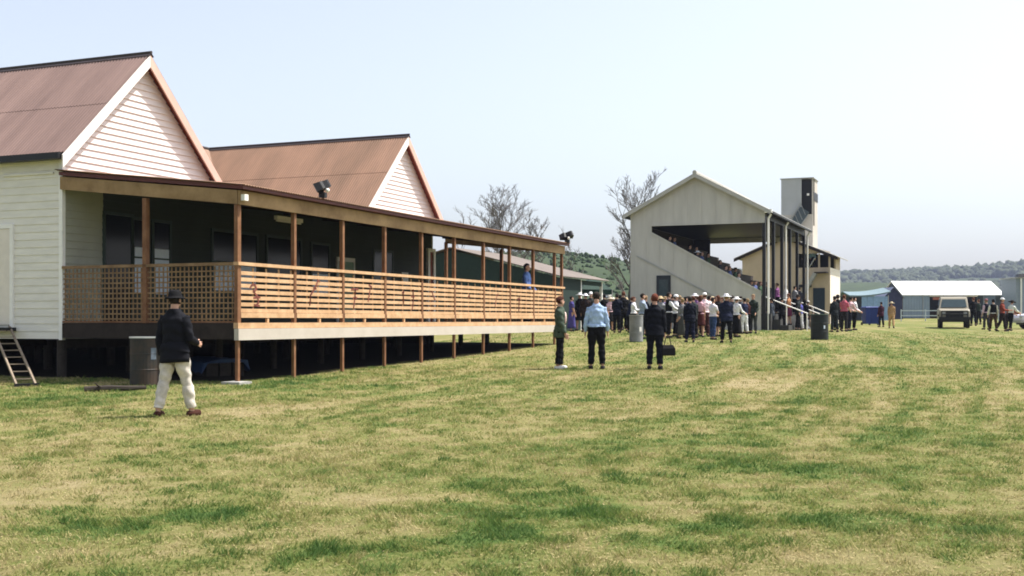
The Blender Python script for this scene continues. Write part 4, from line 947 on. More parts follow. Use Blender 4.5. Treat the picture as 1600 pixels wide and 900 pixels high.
# --- the crowd on the grass: (label, u, vfoot, vhead, face, options)
PINK = (0.66,0.44,0.48); GB = (0.30,0.36,0.46)
crowd = [
 ('woman in a long violet-blue dress by the shed corner', 893,518,463,-70,dict(top=(0.07,0.06,0.22),bottom=(0.07,0.06,0.22),kind='long',fem=True,sleeve='short',hair=DK)),
 ('woman in black with a white hat, first from the shed post', 906,517,456,20,dict(top=BLK,bottom=BLK,hat=('brim',WHT),fem=True,kind='skirt')),
 ('man in dark brown with a white hat left of the blue shirted man', 915,519,457,0,dict(top=(0.02,0.012,0.01),bottom=BLK,hat=('brim',WHT),jacket=True)),
 ('man in charcoal with a small white cap behind the blue shirted man', 923,517,455,170,dict(top=DGR,bottom=BLK,hat=('cap',WHT))),
 ('man in black suit just right of the blue shirted man', 944,516,460,15,dict(top=BLK,bottom=BLK,jacket=True)),
 ('woman in a pale pink top and straw hat in the left crowd', 953,517,463,-150,dict(top=PINK,bottom=BLK,kind='skirt',fem=True,hat=('brim',(0.60,0.52,0.42)),sleeve='short')),
 ('man in navy suit with hands forward, left of the grandstand edge', 964,520,459,-20,dict(top=NAVY,bottom=BLK,jacket=True,arms=((10,8,60),(10,8,70)))),
 ('tall man in black overcoat before the grandstand corner', 974,518,456,10,dict(top=BLK,bottom=BLK,jacket=True,plump=1.15)),
 ('man in dark blue jacket leaning towards the grey drum', 984,520,464,-60,dict(top=(0.012,0.016,0.035),bottom=BLK,jacket=True,lean=12,arms=((25,8,40),(30,8,40)))),
 ('man in a grey-blue shirt behind the pale grey drum', 1004,530,459,-75,dict(top=GB,bottom=(0.03,0.04,0.05),arms=((20,10,60),(20,10,50)),hair=DK)),
 ('man with straw hat and grey shirt, hidden by the navy suit', 1032,527,461,-20,dict(top=(0.30,0.31,0.33),bottom=BLK,hat=('brim',(0.55,0.42,0.25)))),
 ('woman in white blouse and black vest reaching right', 1045,528,457,-80,dict(top=WHT,vest=BLK,bottom=BLK,fem=True,arms=((40,14,35),(35,12,30)),hair=DK)),
 ('woman in white with a white cap, left of the long grey skirt', 1056,526,459,-95,dict(top=WHT,bottom=BLK,fem=True,hat=('cap',(0.8,0.8,0.8)),arms=((30,10,60),(35,10,70)))),
 ('woman in a long dark grey skirt and grey blouse', 1066,529,466,30,dict(top=(0.16,0.16,0.17),bottom=(0.055,0.055,0.05),kind='long',fem=True)),
 ('man in a dark navy suit, feet nearest in the middle crowd', 1078,535,464,0,dict(top=NAVY,bottom=(0.010,0.012,0.03),jacket=True,plump=1.1)),
 ('woman in purple with a white hat behind the navy suit', 1086,524,457,-30,dict(top=(0.16,0.08,0.20),bottom=BLK,kind='skirt',fem=True,hat=('brim',WHT))),
 ('woman in pink blouse and dark red skirt', 1094,527,462,-20,dict(top=(0.55,0.32,0.36),bottom=(0.06,0.015,0.012),kind='skirt',fem=True,sleeve='short',hair=BRN,longhair=True)),
 ('man in a pale pink shirt with white cap', 1101,526,456,5,dict(top=(0.74,0.60,0.64),bottom=(0.05,0.02,0.02),hat=('cap',(0.78,0.76,0.74)),arms=((10,16,30),(10,18,20)),plump=1.1)),
 ('man in white shirt right behind the pale pink shirt', 1108,524,462,-50,dict(top=WHT,bottom=BLK,hair=DK)),
 ('youth in a white T-shirt and blue jeans', 1114,531,465,-60,dict(top=(0.70,0.66,0.70),bottom=(0.035,0.06,0.14),sleeve='short',arms=((10,8,60),(20,8,60)),hair=DK)),
 ('woman in a black dress between the jeans and the navy jacket', 1122,526,462,40,dict(top=BLK,bottom=BLK,kind='dress',fem=True,longhair=True)),
 ('broad man in a navy jacket with a white hat, seen from behind', 1135,536,457,0,dict(top=(0.014,0.018,0.04),bottom=BLK,jacket=True,hat=('brim',WHT),plump=1.12,legs=((3,5,3),(-3,5,3)))),
 ('woman in a white shirt, white hat and black skirt', 1151,527,462,-55,dict(top=WHT,bottom=BLK,kind='long',fem=True,hat=('brim',(0.8,0.79,0.77)),arms=((20,10,40),(25,10,45)))),
 ('boy in navy top and white trousers by the white hatted woman', 1163,522,466,30,dict(top=(0.02,0.025,0.06),bottom=(0.66,0.66,0.68))),
 ('man in a dark green jacket standing before the low wall end', 1177,521,460,150,dict(top=(0.025,0.035,0.028),bottom=(0.05,0.055,0.055),jacket=True,vest=None,arms=((10,8,30),(6,8,60)))),
 # right of the drum
 ('man in black jacket, left one of the group before the judges box', 1304,519,463,20,dict(top=(0.012,0.016,0.018),bottom=(0.02,0.025,0.028),jacket=True)),
 ('very tall man in black with a top hat behind the black jacket', 1309,516,451,0,dict(top=BLK,bottom=BLK,jacket=True,hat=('brim',BLK))),
 ('woman in a red and pink top in the group before the judges box', 1319,518,461,-40,dict(top=(0.42,0.10,0.14),bottom=(0.02,0.018,0.02),fem=True,sleeve='short',arms=((20,12,50),(15,12,50)),hair=BRN)),
 ('woman in a pale pink cardigan bending in the right group', 1326,517,463,-60,dict(top=(0.62,0.40,0.42),bottom=(0.012,0.012,0.02),fem=True,lean=15,arms=((30,8,40),(30,8,40)))),
 ('woman in a white top and black trousers at the right end of the group', 1335,516,464,-80,dict(top=WHT,bottom=BLK,fem=True,arms=((15,10,50),(10,10,50)),hair=BLK)),
 ('man in a dark maroon jacket beside the blue bins', 1377,511,472,20,dict(top=(0.045,0.012,0.025),bottom=BLK,jacket=True)),
 ('man in tan overalls and straw hat walking on the far grass', 1393,513,470,-20,dict(top=(0.40,0.25,0.13),bottom=(0.44,0.28,0.14),hat=('brim',(0.5,0.42,0.28)),legs=((14,4,6),(-14,4,10)))),
 ('man in a navy vest with pink sleeves right of the four-wheel drive', 1541,515,466,20,dict(top=(0.55,0.40,0.48),vest=NAVY,bottom=(0.03,0.03,0.035),hat=('cap',(0.25,0.1,0.12)))),
 ('man in a black vest with white sleeves and brown trousers', 1552,518,468,-10,dict(top=(0.66,0.63,0.55),vest=BLK,bottom=(0.05,0.028,0.015),hair=BLK,arms=((5,14,20),(5,14,20)),legs=((12,4,4),(-10,4,8)))),
 ('man in a rust red shirt and white cap bending his arms', 1566,518,464,-120,dict(top=(0.20,0.045,0.028),bottom=(0.018,0.012,0.012),hat=('cap',WHT),arms=((20,18,70),(25,18,60)),legs=((14,6,8),(-14,6,14)),plump=1.15)),
 ('man in a white shirt and dark hat by the lavender sedan', 1579,517,467,-60,dict(top=(0.62,0.64,0.60),bottom=BLK,hat=('brim',DK),arms=((30,10,30),(35,10,35)),lean=10,legs=((18,3,8),(-14,4,12)))),
 ('man in a rust brown jumper stooping at the lavender sedan', 1573,516,473,-85,dict(top=(0.17,0.06,0.035),bottom=(0.02,0.015,0.015),lean=32,arms=((45,8,20),(50,8,20)),hair=DK)),
 ('man in black beside the four-wheel drive under the marquee eave', 1521,509,465,10,dict(top=BLK,bottom=BLK,jacket=True)),
 ('woman in dark green near the marquee poles', 1529,507,468,30,dict(top=(0.02,0.03,0.025),bottom=BLK,fem=True,hair=BRN)),
]
crowd += [
 ('man in black with a bare dark head between the charcoal cap and blue shirt', 929,516,459,10,dict(top=BLK,bottom=BLK,jacket=True)),
 ('woman in navy with a pale cap low behind the straw hatted pink woman', 958,515,464,160,dict(top=NAVY,bottom=BLK,fem=True,hat=('cap',(0.7,0.66,0.6)))),
 ('man in dark brown coat in the gap left of the grey drum', 969,516,461,-30,dict(top=(0.03,0.018,0.012),bottom=BLK,jacket=True)),
 ('man in white shirt holding a paper above the pale grey drum', 990,522,466,-100,dict(top=WHT,bottom=NAVY,arms=((30,8,60),(30,8,60)))),
 ('woman in black reaching forward right of the white cap', 1071,527,464,-60,dict(top=BLK,bottom=BLK,fem=True,kind='skirt',arms=((25,8,50),(25,8,50)))),
 ('man in charcoal jacket between the navy suit and the pink blouse', 1083,528,463,20,dict(top=DGR,bottom=BLK,jacket=True)),
 ('woman in dark plum with long dark hair behind the white T-shirt youth', 1118,525,464,-20,dict(top=(0.05,0.02,0.05),bottom=BLK,fem=True,kind='skirt',longhair=True)),
 ('man in black trousers and dark shirt left of the white shirted woman', 1144,525,462,-30,dict(top=DGR,bottom=BLK)),
 ('man in dark clothes hidden behind the white T-shirt youth, nearer the stand', 1107,520,464,0,dict(top=NAVY,bottom=BLK,jacket=True)),
 ('woman in black with a pink sash close to the grandstand wall', 1090,520,462,10,dict(top=BLK,bottom=(0.05,0.02,0.025),fem=True)),
 ('man in dark navy pullover close to the grandstand wall, left of the plum woman', 1062,520,462,20,dict(top=NAVY,bottom=BLK)),
 ('woman in dark red crouching at the foot of the grandstand wall', 1168,521,476,40,dict(top=(0.05,0.015,0.015),bottom=BLK,fem=True)),
]
for (lab, u, vf, vh, fc, op) in crowd:
    x,y,z,H = ph(u,vf,vh, 0.05 if op.get('hat') else 0.0)
    op.setdefault('hair', random.choice([DK,BRN,BLK,FAIR]))
    person(lab, x,y,z,H, fc, vox=0.018, group='racegoers on the grass', **op)

tones = [('slate',(0.06,0.07,0.09)),('black',BLK),('navy',NAVY),('charcoal',DGR),('brown',(0.05,0.028,0.018)),('wine red',(0.09,0.015,0.025)),('white',WHT),('pale blue',(0.36,0.45,0.6)),('bottle green',(0.012,0.03,0.018)),('lilac',(0.4,0.32,0.5))]
hats_ = [('bare head',None),('white hat',('brim',WHT)),('dark hat',('fedora',DK)),('straw hat',('fedora',(0.5,0.4,0.26)))]
rf = random.Random(99); used = set()
def filler(place, spots, grp, z_of=None, hgt=None):
    for (u, vf) in spots:
        while True:
            t_, h_ = rf.choice(tones[:5]*2+tones), rf.choice(hats_+hats_[:1]*4+hats_[2:3])
            if (place,t_[0],h_[0]) not in used: used.add((place,t_[0],h_[0])); break
        fem = rf.random() < 0.4; jk = (not fem) and t_[0] not in ('white','pale blue','lilac')
        x,y,z,H = ph(u,vf,462+rf.uniform(-3,4),0.05)
        if hgt: H = hgt*rf.uniform(0.94,1.04)
        person('%s in %s %s with %s %s' % ('woman' if fem else 'man', t_[0], 'jacket' if jk else 'top', h_[1] and h_[0] or 'a bare head', place), x,y,z,H, rf.uniform(-110,110), top=t_[1], bottom=rf.choice([BLK,BLK,NAVY,DGR]), jacket=jk, fem=fem, kind='skirt' if fem and rf.random()<0.5 else 'trousers', hat=h_[1], hair=rf.choice([DK,BRN,BLK,FAIR]), longhair=fem and rf.random()<0.5, arms=((rf.uniform(-5,25),rf.uniform(6,14),rf.uniform(10,80)),(rf.uniform(-5,25),rf.uniform(6,14),rf.uniform(10,80))), yaw=rf.uniform(-30,30), legs=((4,4,4),(-4,4,4)), plump=rf.uniform(0.95,1.15), vox=0.022, group=grp)
filler('packed in by the grandstand wall', [(1009,523),(1020,522),(1039,521),(1051,521),(1075,521),(1097,520),(1113,521),(1128,521),(1140,522),(1157,520)], 'racegoers on the grass')
filler('between shed and grandstand', [(899,514),(911,514),(927,513),(938,513),(949,513),(962,514),(978,514)], 'racegoers on the grass')
filler('before the grandstand columns', [(1206,516),(1222,516),(1247,516),(1257,515)], 'racegoers on the grass')

# --- people at the front of the grandstand
front = [
 ('woman in an orange and maroon top on the front steps by the first column', 2.0,-0.9,1.35,60,dict(top=(0.42,0.20,0.10),bottom=(0.10,0.02,0.05),kind='skirt',fem=True,sleeve='short',hair=BRN)),
 ('woman in a blue and white top with white trousers on the front steps', 4.0,-1.2,1.05,30,dict(top=(0.10,0.10,0.36),bottom=(0.62,0.62,0.66),fem=True,hair=BLK,arms=((10,12,40),(12,14,40)))),
 ('woman in a purple cardigan standing on the front platform', 3.2,-0.1,1.95,60,dict(top=(0.22,0.08,0.20),bottom=BLK,fem=True)),
 ('man in dark brown leaning on the white handrail', 6.4,-1.2,1.05,-40,dict(top=(0.03,0.018,0.014),bottom=BLK,hat=('cap',(0.5,0.48,0.46)),lean=14,arms=((35,8,30),(35,8,30)))),
 ('man in black on the platform behind the first column', 1.2,0.1,1.95,-100,dict(top=BLK,bottom=BLK,jacket=True)),
 ('woman in white on the platform behind the third column', 6.6,0.0,1.95,60,dict(top=WHT,bottom=NAVY,fem=True)),
 ('man in grey on the platform near the far columns', 9.2,-0.1,1.95,-60,dict(top=(0.3,0.3,0.32),bottom=BLK)),
 ('man in navy at the far end of the platform', 11.6,0.0,1.95,20,dict(top=NAVY,bottom=BLK,jacket=True)),
]
for (lab, gx, gy, zz, fc, op) in front:
    p = GW(gx,gy,zz); op.setdefault('hair', DK)
    person(lab, p.x,p.y,zz,1.68, fc, vox=0.022, group='people on the grandstand steps', **op)
seatf = [
 ('child in tan clothes sitting on the lowest front step', 6.9,-1.35,1.05-0.46+0.02,dict(top=(0.33,0.24,0.17),bottom=(0.30,0.22,0.16),fem=True,hair=BRN)),
 ('girl in pale clothes and white hat sitting lowest at the step end', 8.4,-1.35,1.05-0.46+0.02,dict(top=(0.62,0.52,0.46),bottom=(0.6,0.5,0.45),fem=True,hat=('brim',(0.75,0.72,0.68)))),
 ('woman in grey sitting on the lowest step below the handrail', 5.4,-1.35,1.05-0.46+0.02,dict(top=(0.22,0.22,0.23),bottom=(0.12,0.12,0.13),fem=True)),
]
for (lab, gx, gy, zz, op) in seatf:
    p = GW(gx,gy,0); op.setdefault('hair', DK)
    person(lab, p.x,p.y,zz,1.62, R_(0)+math.degrees(RZ)-90-90, sit=True, vox=0.022, group='people on the grandstand steps', **op)
# seated spectators on the raked seats
cols = [((0.05,0.05,0.06),'charcoal'),((0.30,0.06,0.05),'red'),((0.10,0.13,0.28),'blue'),((0.55,0.53,0.5),'white'),((0.06,0.10,0.06),'green'),((0.02,0.02,0.02),'black'),((0.28,0.2,0.12),'tan')]
rows = ['lowest','second','third','fourth','fifth','sixth','seventh']
seen = set(); k = 0
for i in range(7):
    for j in range(3):
        if (i*5+j*3) % 7 in (1,4): continue
        gx = (0.7, 1.7, 3.2)[j]+0.25*((i*7+j*3)%3); gy = 0.3+i*0.74+0.52; zs = 2.80+i*0.41
        c, cn = cols[(i*3+j*2+i//2)%7]; place = ('nearest the cream end wall','one place in from the end wall','two places in from the end wall')[j]
        p = GW(gx,gy,0)
        person('seated spectator in %s on the %s raked row, %s' % (cn,rows[i],place), p.x,p.y,zs-0.46*0.0-0.41+0.0,1.66, math.degrees(RZ)-180, top=c, bottom=BLK, sit=True, vox=0.028,
               hair=random.choice([DK,BRN,BLK]), hat=('brim',random.choice([WHT,DK,(0.3,0.2,0.1)])) if (i+j)%4 == 0 else None, group='spectators on the raked seats')
# verandah and balcony
tt, ss = 16.35, -3.95; p = HW(tt,ss)
person('man in a bright blue shirt standing on the verandah behind the far rail', p.x,p.y,1.56,1.9, -110, top=(0.13,0.22,0.50), bottom=BLK, hair=DK, vox=0.014, arms=((15,10,30),(15,10,30)), plump=1.1)
p = J0+D*0.7+E*1.3; person('judge in a pale blue shirt on the balcony of the judges box', p.x,p.y,5.1,1.7, 180, top=(0.22,0.34,0.52), bottom=BLK, vox=0.03, hair=DK)
p = J0+D*1.0+E*1.9; person('judge in dark clothes at the back of the balcony', p.x,p.y,5.1,1.72, 180, top=(0.05,0.05,0.05), bottom=BLK, vox=0.03, hair=DK)

# ================================================================== TREES
M_bark = mat('grey_bark', (0.10,0.088,0.08), 0.9, 0.3, 3)
M_twig = mat('twig_bark', (0.13,0.115,0.105), 0.9, 0.2, 3)
def bare_tree(label, x, y, H, spread, r0, fork, seed, depth=5, name='bare_tree', lean=0.0, leaf=False, R=2.0):
    rd = random.Random(seed); g0 = gzf(x,y)
    o = thing(name, label, 'tree', (x,y,g0)); tr = MB(); cr = MB()
    def limb(p, d, ln, r, lv, up):
        n = 5; q = p.copy(); dd = d.copy(); pts = [p]
        for i in range(n):
            dd = (dd+Vector((rd.uniform(-1,1),rd.uniform(-1,1),rd.uniform(-0.6,0.6)))*0.13+Vector((0,0,up))).normalized(); q = q+dd*ln/n; pts.append(q.copy())
        (tr if lv <= 1 else cr).tube(pts, [max(0.0105, r*(1-0.62*i/n)) for i in range(n+1)], 7 if lv < 2 else (5 if lv < 3 else 3), cap=False)
        if lv >= depth: return
        kids = (5,6,5,4)[min(lv-1,3)]
        for k in range(kids):
            f = 0.28+0.72*(k+rd.uniform(0.2,1.0))/kids
            base = pts[min(n,max(1,int(round(f*n))))]
            a = rd.uniform(0,2*math.pi); ax = Vector((math.cos(a),math.sin(a),rd.uniform(-0.2,0.5)))
            ang = rd.uniform(0.35,0.8)
            nd = (d*math.cos(ang)+ax*math.sin(ang)).normalized()
            limb(base, nd, ln*rd.uniform(0.36,0.54), r*rd.uniform(0.36,0.5), lv+1, up*0.8)
    n = 8; tp_ = []; p = Vector((0,0,-0.1)); d = Vector((lean,0,1)).normalized()
    for i in range(n+1):
        tp_.append(p.copy()); d = (d+Vector((rd.uniform(-1,1),rd.uniform(-1,1),0.6))*0.07).normalized(); p = p+d*H*0.8/n
    tr.tube(tp_, [r0*(1-0.85*i/n) for i in range(n+1)], 8, cap=False)
    nb = 18 if depth >= 4 else 7
    for k in range(nb):
        f = fork+(1-fork)*k/(nb-1); base = tp_[min(n,int(round(f*n)))]
        a = k*2.4+rd.uniform(-0.4,0.4); el_ = rd.uniform(0.75,1.0)+0.35*f
        dirv = Vector((math.cos(a)*math.cos(el_), math.sin(a)*math.cos(el_), math.sin(el_)))
        rr = R/math.cos(el_)*(1.0-0.35*f)*rd.uniform(0.72,0.92)
        limb(base, dirv, min(rr, H*0.62*(1.05-0.6*f)), r0*0.5*(1-0.6*f), 1, 0.06)
    # scale the crown to the wanted height
    zt = max(v[2] for v in cr.v+tr.v); k = H/zt
    for mb in (tr,cr): mb.v = [(a,b,c*k) for a,b,c in mb.v]
    tr.build('trunk', M_bark, o, True); cr.build('crown', M_twig, o)
    return o
Y = 78; bare_tree('round bare tree standing behind the verandah roof', X(789,Y), Y, Zp(281,Y)-gzf(X(789,Y),Y), 1.15, 0.15, 0.34, 12, 4, R=2.1)
Y = 74; bare_tree('tall bare tree against the left side of the grandstand', X(979,Y), Y, Zp(264,Y)-gzf(X(979,Y),Y), 1.0, 0.18, 0.26, 23, 4, R=2.0)
Y = 88; bare_tree('thin wispy bare sapling left of the round bare tree', X(712,Y), Y, Zp(318,Y)-gzf(X(712,Y),Y), 0.8, 0.07, 0.40, 5, 3, R=1.0)
Y = 86; bare_tree('bushy bare tree low behind the shed roof', X(826,Y), Y, Zp(325,Y)-gzf(X(826,Y),Y), 1.0, 0.08, 0.30, 17, 4, R=1.2)
Y = 95; bare_tree('faint slender bare tree between the verandah end and the tall tree', X(908,Y), Y, Zp(352,Y)-gzf(X(908,Y),Y), 0.9, 0.06, 0.35, 31, 3, R=0.8)
Y = 90; bare_tree('small bare tree beside the slender one, nearer the verandah corner', X(880,Y), Y, Zp(372,Y)-gzf(X(880,Y),Y), 0.9, 0.06, 0.35, 37, 3, R=0.7)
def cross_poly(): pass

# ================================================================== HILLS, FOREST
TAB = rng.random((256,256))
def vnoise(x, y, seed=0):
    x = np.asarray(x,float)+seed*17.31; y = np.asarray(y,float)+seed*9.77
    xi = np.floor(x).astype(int); yi = np.floor(y).astype(int); fx = x-xi; fy = y-yi
    fx = fx*fx*(3-2*fx); fy = fy*fy*(3-2*fy)
    a = TAB[xi%256,yi%256]; b = TAB[(xi+1)%256,yi%256]; c = TAB[xi%256,(yi+1)%256]; d = TAB[(xi+1)%256,(yi+1)%256]
    return (a*(1-fx)+b*fx)*(1-fy)+(c*(1-fx)+d*fx)*fy
def fbm(x, y, o=4, seed=0):
    s = 0; a = 0.5; t = 0
    for i in range(o): s = s+a*vnoise(x*2**i,y*2**i,seed+i); t += a; a *= 0.5
    return s/t
def hill_h(x, y):
    """height of the far country"""
    ang = x/np.maximum(y,1.0)                      # direction seen from the ground, used only to shape ridges in plan
    far = 62*np.exp(-((y-1500-0.25*x)/420)**2)*(0.72+0.55*fbm(x/420,y/420,4,3))
    right = 70*np.exp(-((y-1150)/260)**2-((x-900)/420)**2)*(0.7+0.5*fbm(x/200,y/200,4,5))
    mid = 20*np.exp(-((y-620)/160)**2-((x-185)/75)**2)
    left = 17.5*np.exp(-((y-290)/75)**2)*np.exp(-(np.maximum(x-10,0)/50)**2)*np.exp(-(np.minimum(x+60,0)/200)**2)*(0.8+0.4*fbm(x/40,y/40,3,8))
    return 1.2+far+right+mid+left
def grid_mesh(name, xs, ys, zf, m):
    Xg, Yg = np.meshgrid(xs, ys); Z = zf(Xg, Yg); nx, ny = len(xs), len(ys)
    co = np.stack([Xg,Yg,Z],-1).reshape(-1,3)
    i = np.arange((ny-1)*(nx-1)); r = i//(nx-1); c = i%(nx-1); a = r*nx+c
    fc = np.stack([a,a+1,a+nx+1,a+nx],-1)
    me = bpy.data.meshes.new(name); me.vertices.add(len(co)); me.vertices.foreach_set('co', co.ravel())
    me.loops.add(len(fc)*4); me.loops.foreach_set('vertex_index', fc.ravel())
    me.polygons.add(len(fc)); me.polygons.foreach_set('loop_start', np.arange(len(fc))*4)
    me.polygons.foreach_set('use_smooth', np.ones(len(fc),bool)); me.update(); me.validate(); me.materials.append(m)
    o = bpy.data.objects.new(name, me); COL.objects.link(o); return o, Xg, Yg
M_hill = mat('hill_pasture', (0.014,0.028,0.008), 0.95, 0.3, 0.12, col2=(0.032,0.054,0.015), detail=8)
xs = np.linspace(-1320,1410,220); ys = np.concatenate([np.linspace(180,460,60), np.linspace(470,1840,110)])
o, _, _ = grid_mesh('hills', xs, ys, hill_h, M_hill); tag(o, kind='structure')
def forest(name, label, pts, rmin, rmax, m, seed):
    rd = np.random.default_rng(seed)
    base = []
    import bmesh
    bm = bmesh.new(); bmesh.ops.create_icosphere(bm, subdivisions=2, radius=1.0); bv = np.array([v.co[:] for v in bm.verts]); bf = np.array([[v.index for v in f.verts] for f in bm.faces]); bm.free()
    n = len(pts); Vs = []; 
    r = rd.uniform(rmin,rmax,n)
    for k in range(n):
        d = 1+rd.uniform(-0.32,0.32,len(bv))
        s = np.array([r[k],r[k],r[k]*rd.uniform(0.8,1.35)])
        Vs.append(bv*d[:,None]*s+np.array(pts[k])+np.array([0,0,s[2]*0.7]))
    co = np.concatenate(Vs); fc = (bf[None]+(np.arange(n)*len(bv))[:,None,None]).reshape(-1,3)
    me = bpy.data.meshes.new(name); me.vertices.add(len(co)); me.vertices.foreach_set('co', co.ravel()); me.loops.add(len(fc)*3); me.loops.foreach_set('vertex_index', fc.ravel())
    me.polygons.add(len(fc)); me.polygons.foreach_set('loop_start', np.arange(len(fc))*3); me.update(); me.materials.append(m)
    o = bpy.data.objects.new(name, me); COL.objects.link(o); tag(o, label, 'forest', kind='stuff'); return o
M_forest = mat('forest_leaves', (0.022,0.034,0.014), 0.95, 0.3, 0.05, col2=(0.055,0.07,0.03), detail=6)
pts = []
while len(pts) < 9500:
    x = rng.uniform(-100,1150); y = rng.uniform(880,1750)
    if not (0.05 < x/y < 0.60): continue
    if fbm(x/90,y/90,3,21) < 0.36: continue
    pts.append((x,y,float(hill_h(x,y))-0.5))
forest('hill_forest', 'blue hazy woodland covering the distant ridge at right', pts, 2.2, 5.0, M_forest, 5)
pts = []
while len(pts) < 3000:
    x = rng.uniform(-130,45); y = rng.uniform(190,330)
    if fbm(x/22,y/22,3,33) < 0.42: continue
    pts.append((x,y,float(hill_h(x,y))-0.3))
forest('hill_scrub', 'dark green scrub on the low grassy hill left of the grandstand', pts, 0.2, 0.6, mat('scrub_leaves', (0.016,0.034,0.009), 0.95, 0.3, 0.3, col2=(0.034,0.06,0.016)), 6)

# ================================================================== GROUND AND GRASS
def ell_from_px(u, v, ru, rv, s):
    y = EYE/((v-500)/F+0.0165); ya = EYE/((v-rv-500)/F+0.0165); yb = EYE/((v+rv-500)/F+0.0165)
    return (X(u,y), (ya+yb)/2, ru/F*y, abs(ya-yb)/2, s)
GREEN = [ell_from_px(*a) for a in [(290,808,150,22,1.0),(180,835,130,16,0.75),(520,868,110,18,0.9),(770,820,150,42,1.0),(900,800,110,24,0.8),(1010,848,70,14,0.8),(560,738,130,10,0.5),(760,758,90,12,0.7),(1330,815,250,14,0.8),(1530,832,90,14,0.7),
    (1180,728,130,16,0.8),(1440,690,130,14,0.7),(1350,738,160,14,0.45),(60,622,120,12,0.7),(440,600,140,9,0.6),(960,690,180,10,0.35),(1100,650,200,9,0.35),(1160,560,200,10,0.35),(960,610,170,14,0.35),(240,885,140,10,0.55),(860,705,60,8,0.4),(700,640,150,8,0.3)]]
DRY = [ell_from_px(*a) for a in [(1290,868,150,18,1.0),(1080,880,110,14,0.8),(620,805,90,10,0.6),(470,790,130,14,0.6),(500,640,200,12,0.5),(60,775,120,16,0.5),(1500,800,140,10,0.6),(1000,790,80,10,0.5),(1330,560,110,6,0.8),(1170,580,60,5,0.7),(1250,600,80,6,0.6),(420,780,60,12,0.4),(1500,880,120,16,0.7),(100,690,140,12,0.4),(660,775,140,12,0.55)]]
def blob(L, x, y):
    s = 0*x
    wx = (fbm(x*0.7,y*0.7,3,41)-0.5)*1.6; wy = (fbm(x*0.7,y*0.7,3,47)-0.5)*1.6
    for cx,cy,rx,ry,a in L:
        d = ((x+wx*rx*0.7-cx)/rx)**2+((y+wy*ry*0.9-cy)/ry)**2
        s = np.maximum(s, a*np.exp(-d*1.1))
    return s
def green_f(x, y):
    b = fbm(x*0.3,y*0.3,5,2); c = 0.40*fbm(x*1.6,y*1.6,4,9)+0.60*fbm(x*4.8,y*4.8,3,15)
    al = 0.47*x+0.88*y; ac = 0.88*x-0.47*y+0.012*al*al*0.25        # the mower ran beside the verandah, curving slightly
    st = fbm(ac*1.5,al*0.13,4,60); st2 = fbm(ac*4.0,al*0.35,3,64); far = np.clip((y-8)/8,0.25,1)
    gb = blob(GREEN,x,y)
    g = 0.41+0.28*(b-0.5)+0.9*(c-0.5)+gb*(0.22+0.5*c)-0.2*blob(DRY,x,y)+far*(0.42*(st-0.5)+0.5*(st2-0.5))
    return np.clip(g,0,1)
def ground_mat():
    m = bpy.data.materials.new('grass_ground'); m.use_nodes = True; nt = m.node_tree; N = nt.nodes; L = nt.links; b = N['Principled BSDF']
    b.inputs['Roughness'].default_value = 0.95; b.inputs['Specular IOR Level'].default_value = 0.1
    at_ = N.new('ShaderNodeAttribute'); at_.attribute_name = 'green'
    tc = N.new('ShaderNodeTexCoord')
    n1 = N.new('ShaderNodeTexNoise'); n1.inputs['Scale'].default_value = 9; n1.inputs['Detail'].default_value = 8; n1.inputs['Roughness'].default_value = 0.75
    n2 = N.new('ShaderNodeTexNoise'); n2.inputs['Scale'].default_value = 0.9; n2.inputs['Detail'].default_value = 8; n2.inputs['Roughness'].default_value = 0.7
    L.new(tc.outputs['Object'],n1.inputs['Vector']); L.new(tc.outputs['Object'],n2.inputs['Vector'])
    def mth(op,a,bv,c=None):
        k = N.new('ShaderNodeMath'); k.operation = op
        for i,q in enumerate((a,bv,c)):
            if q is None: continue
            if isinstance(q,(int,float)): k.inputs[i].default_value = q
            else: L.new(q,k.inputs[i])
        return k.outputs[0]
    f = mth('ADD', at_.outputs['Fac'], mth('MULTIPLY_ADD', n1.outputs['Fac'], 0.9, -0.45))
    f = mth('ADD', f, mth('MULTIPLY_ADD', n2.outputs['Fac'], 0.7, -0.35))
    r = N.new('ShaderNodeValToRGB'); e = r.color_ramp.elements
    e[0].position = 0.0; e[0].color = (*G_DRY,1); e[1].position = 1.0; e[1].color = (*G_DARK,1)
    for p,c in ((0.28,G_STRAW),(0.5,G_OLIVE),(0.75,G_GREEN)):
        k = e.new(p); k.color = (*c,1)
    L.new(f,r.inputs['Fac'])
    ae = N.new('ShaderNodeAttribute'); ae.attribute_name = 'earth_shade'; mxc = N.new('ShaderNodeMixRGB'); mxc.inputs['Color2'].default_value = (0.022,0.018,0.013,1)  # bare earth under the floor, darkened further to paint in its shade
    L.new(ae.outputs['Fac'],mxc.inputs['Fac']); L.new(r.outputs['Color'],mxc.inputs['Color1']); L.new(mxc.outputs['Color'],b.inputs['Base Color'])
    bp = N.new('ShaderNodeBump'); bp.inputs['Strength'].default_value = 0.9; bp.inputs['Distance'].default_value = 0.05
    L.new(n1.outputs['Fac'],bp.inputs['Height']); L.new(bp.outputs['Normal'],b.inputs['Normal'])
    return m
G_DRY = (0.26,0.215,0.115); G_STRAW = (0.20,0.18,0.075); G_OLIVE = (0.135,0.147,0.043); G_GREEN = (0.08,0.122,0.030); G_DARK = (0.042,0.085,0.020)
def spaced(lo, hi, c0, c1, step, grow):
    a = list(np.arange(c0,c1,step)); s = step; v = c1
    while v < hi: a.append(v); s *= grow; v += s
    a.append(hi); s = step; v = c0-step
    while v > lo: a.insert(0,v); s *= grow; v -= s
    a.insert(0,lo); return np.array(a)
xs = spaced(-1310,1400,-16,24,0.16,1.09); ys = spaced(-40,1830,4.5,44,0.14,1.06)
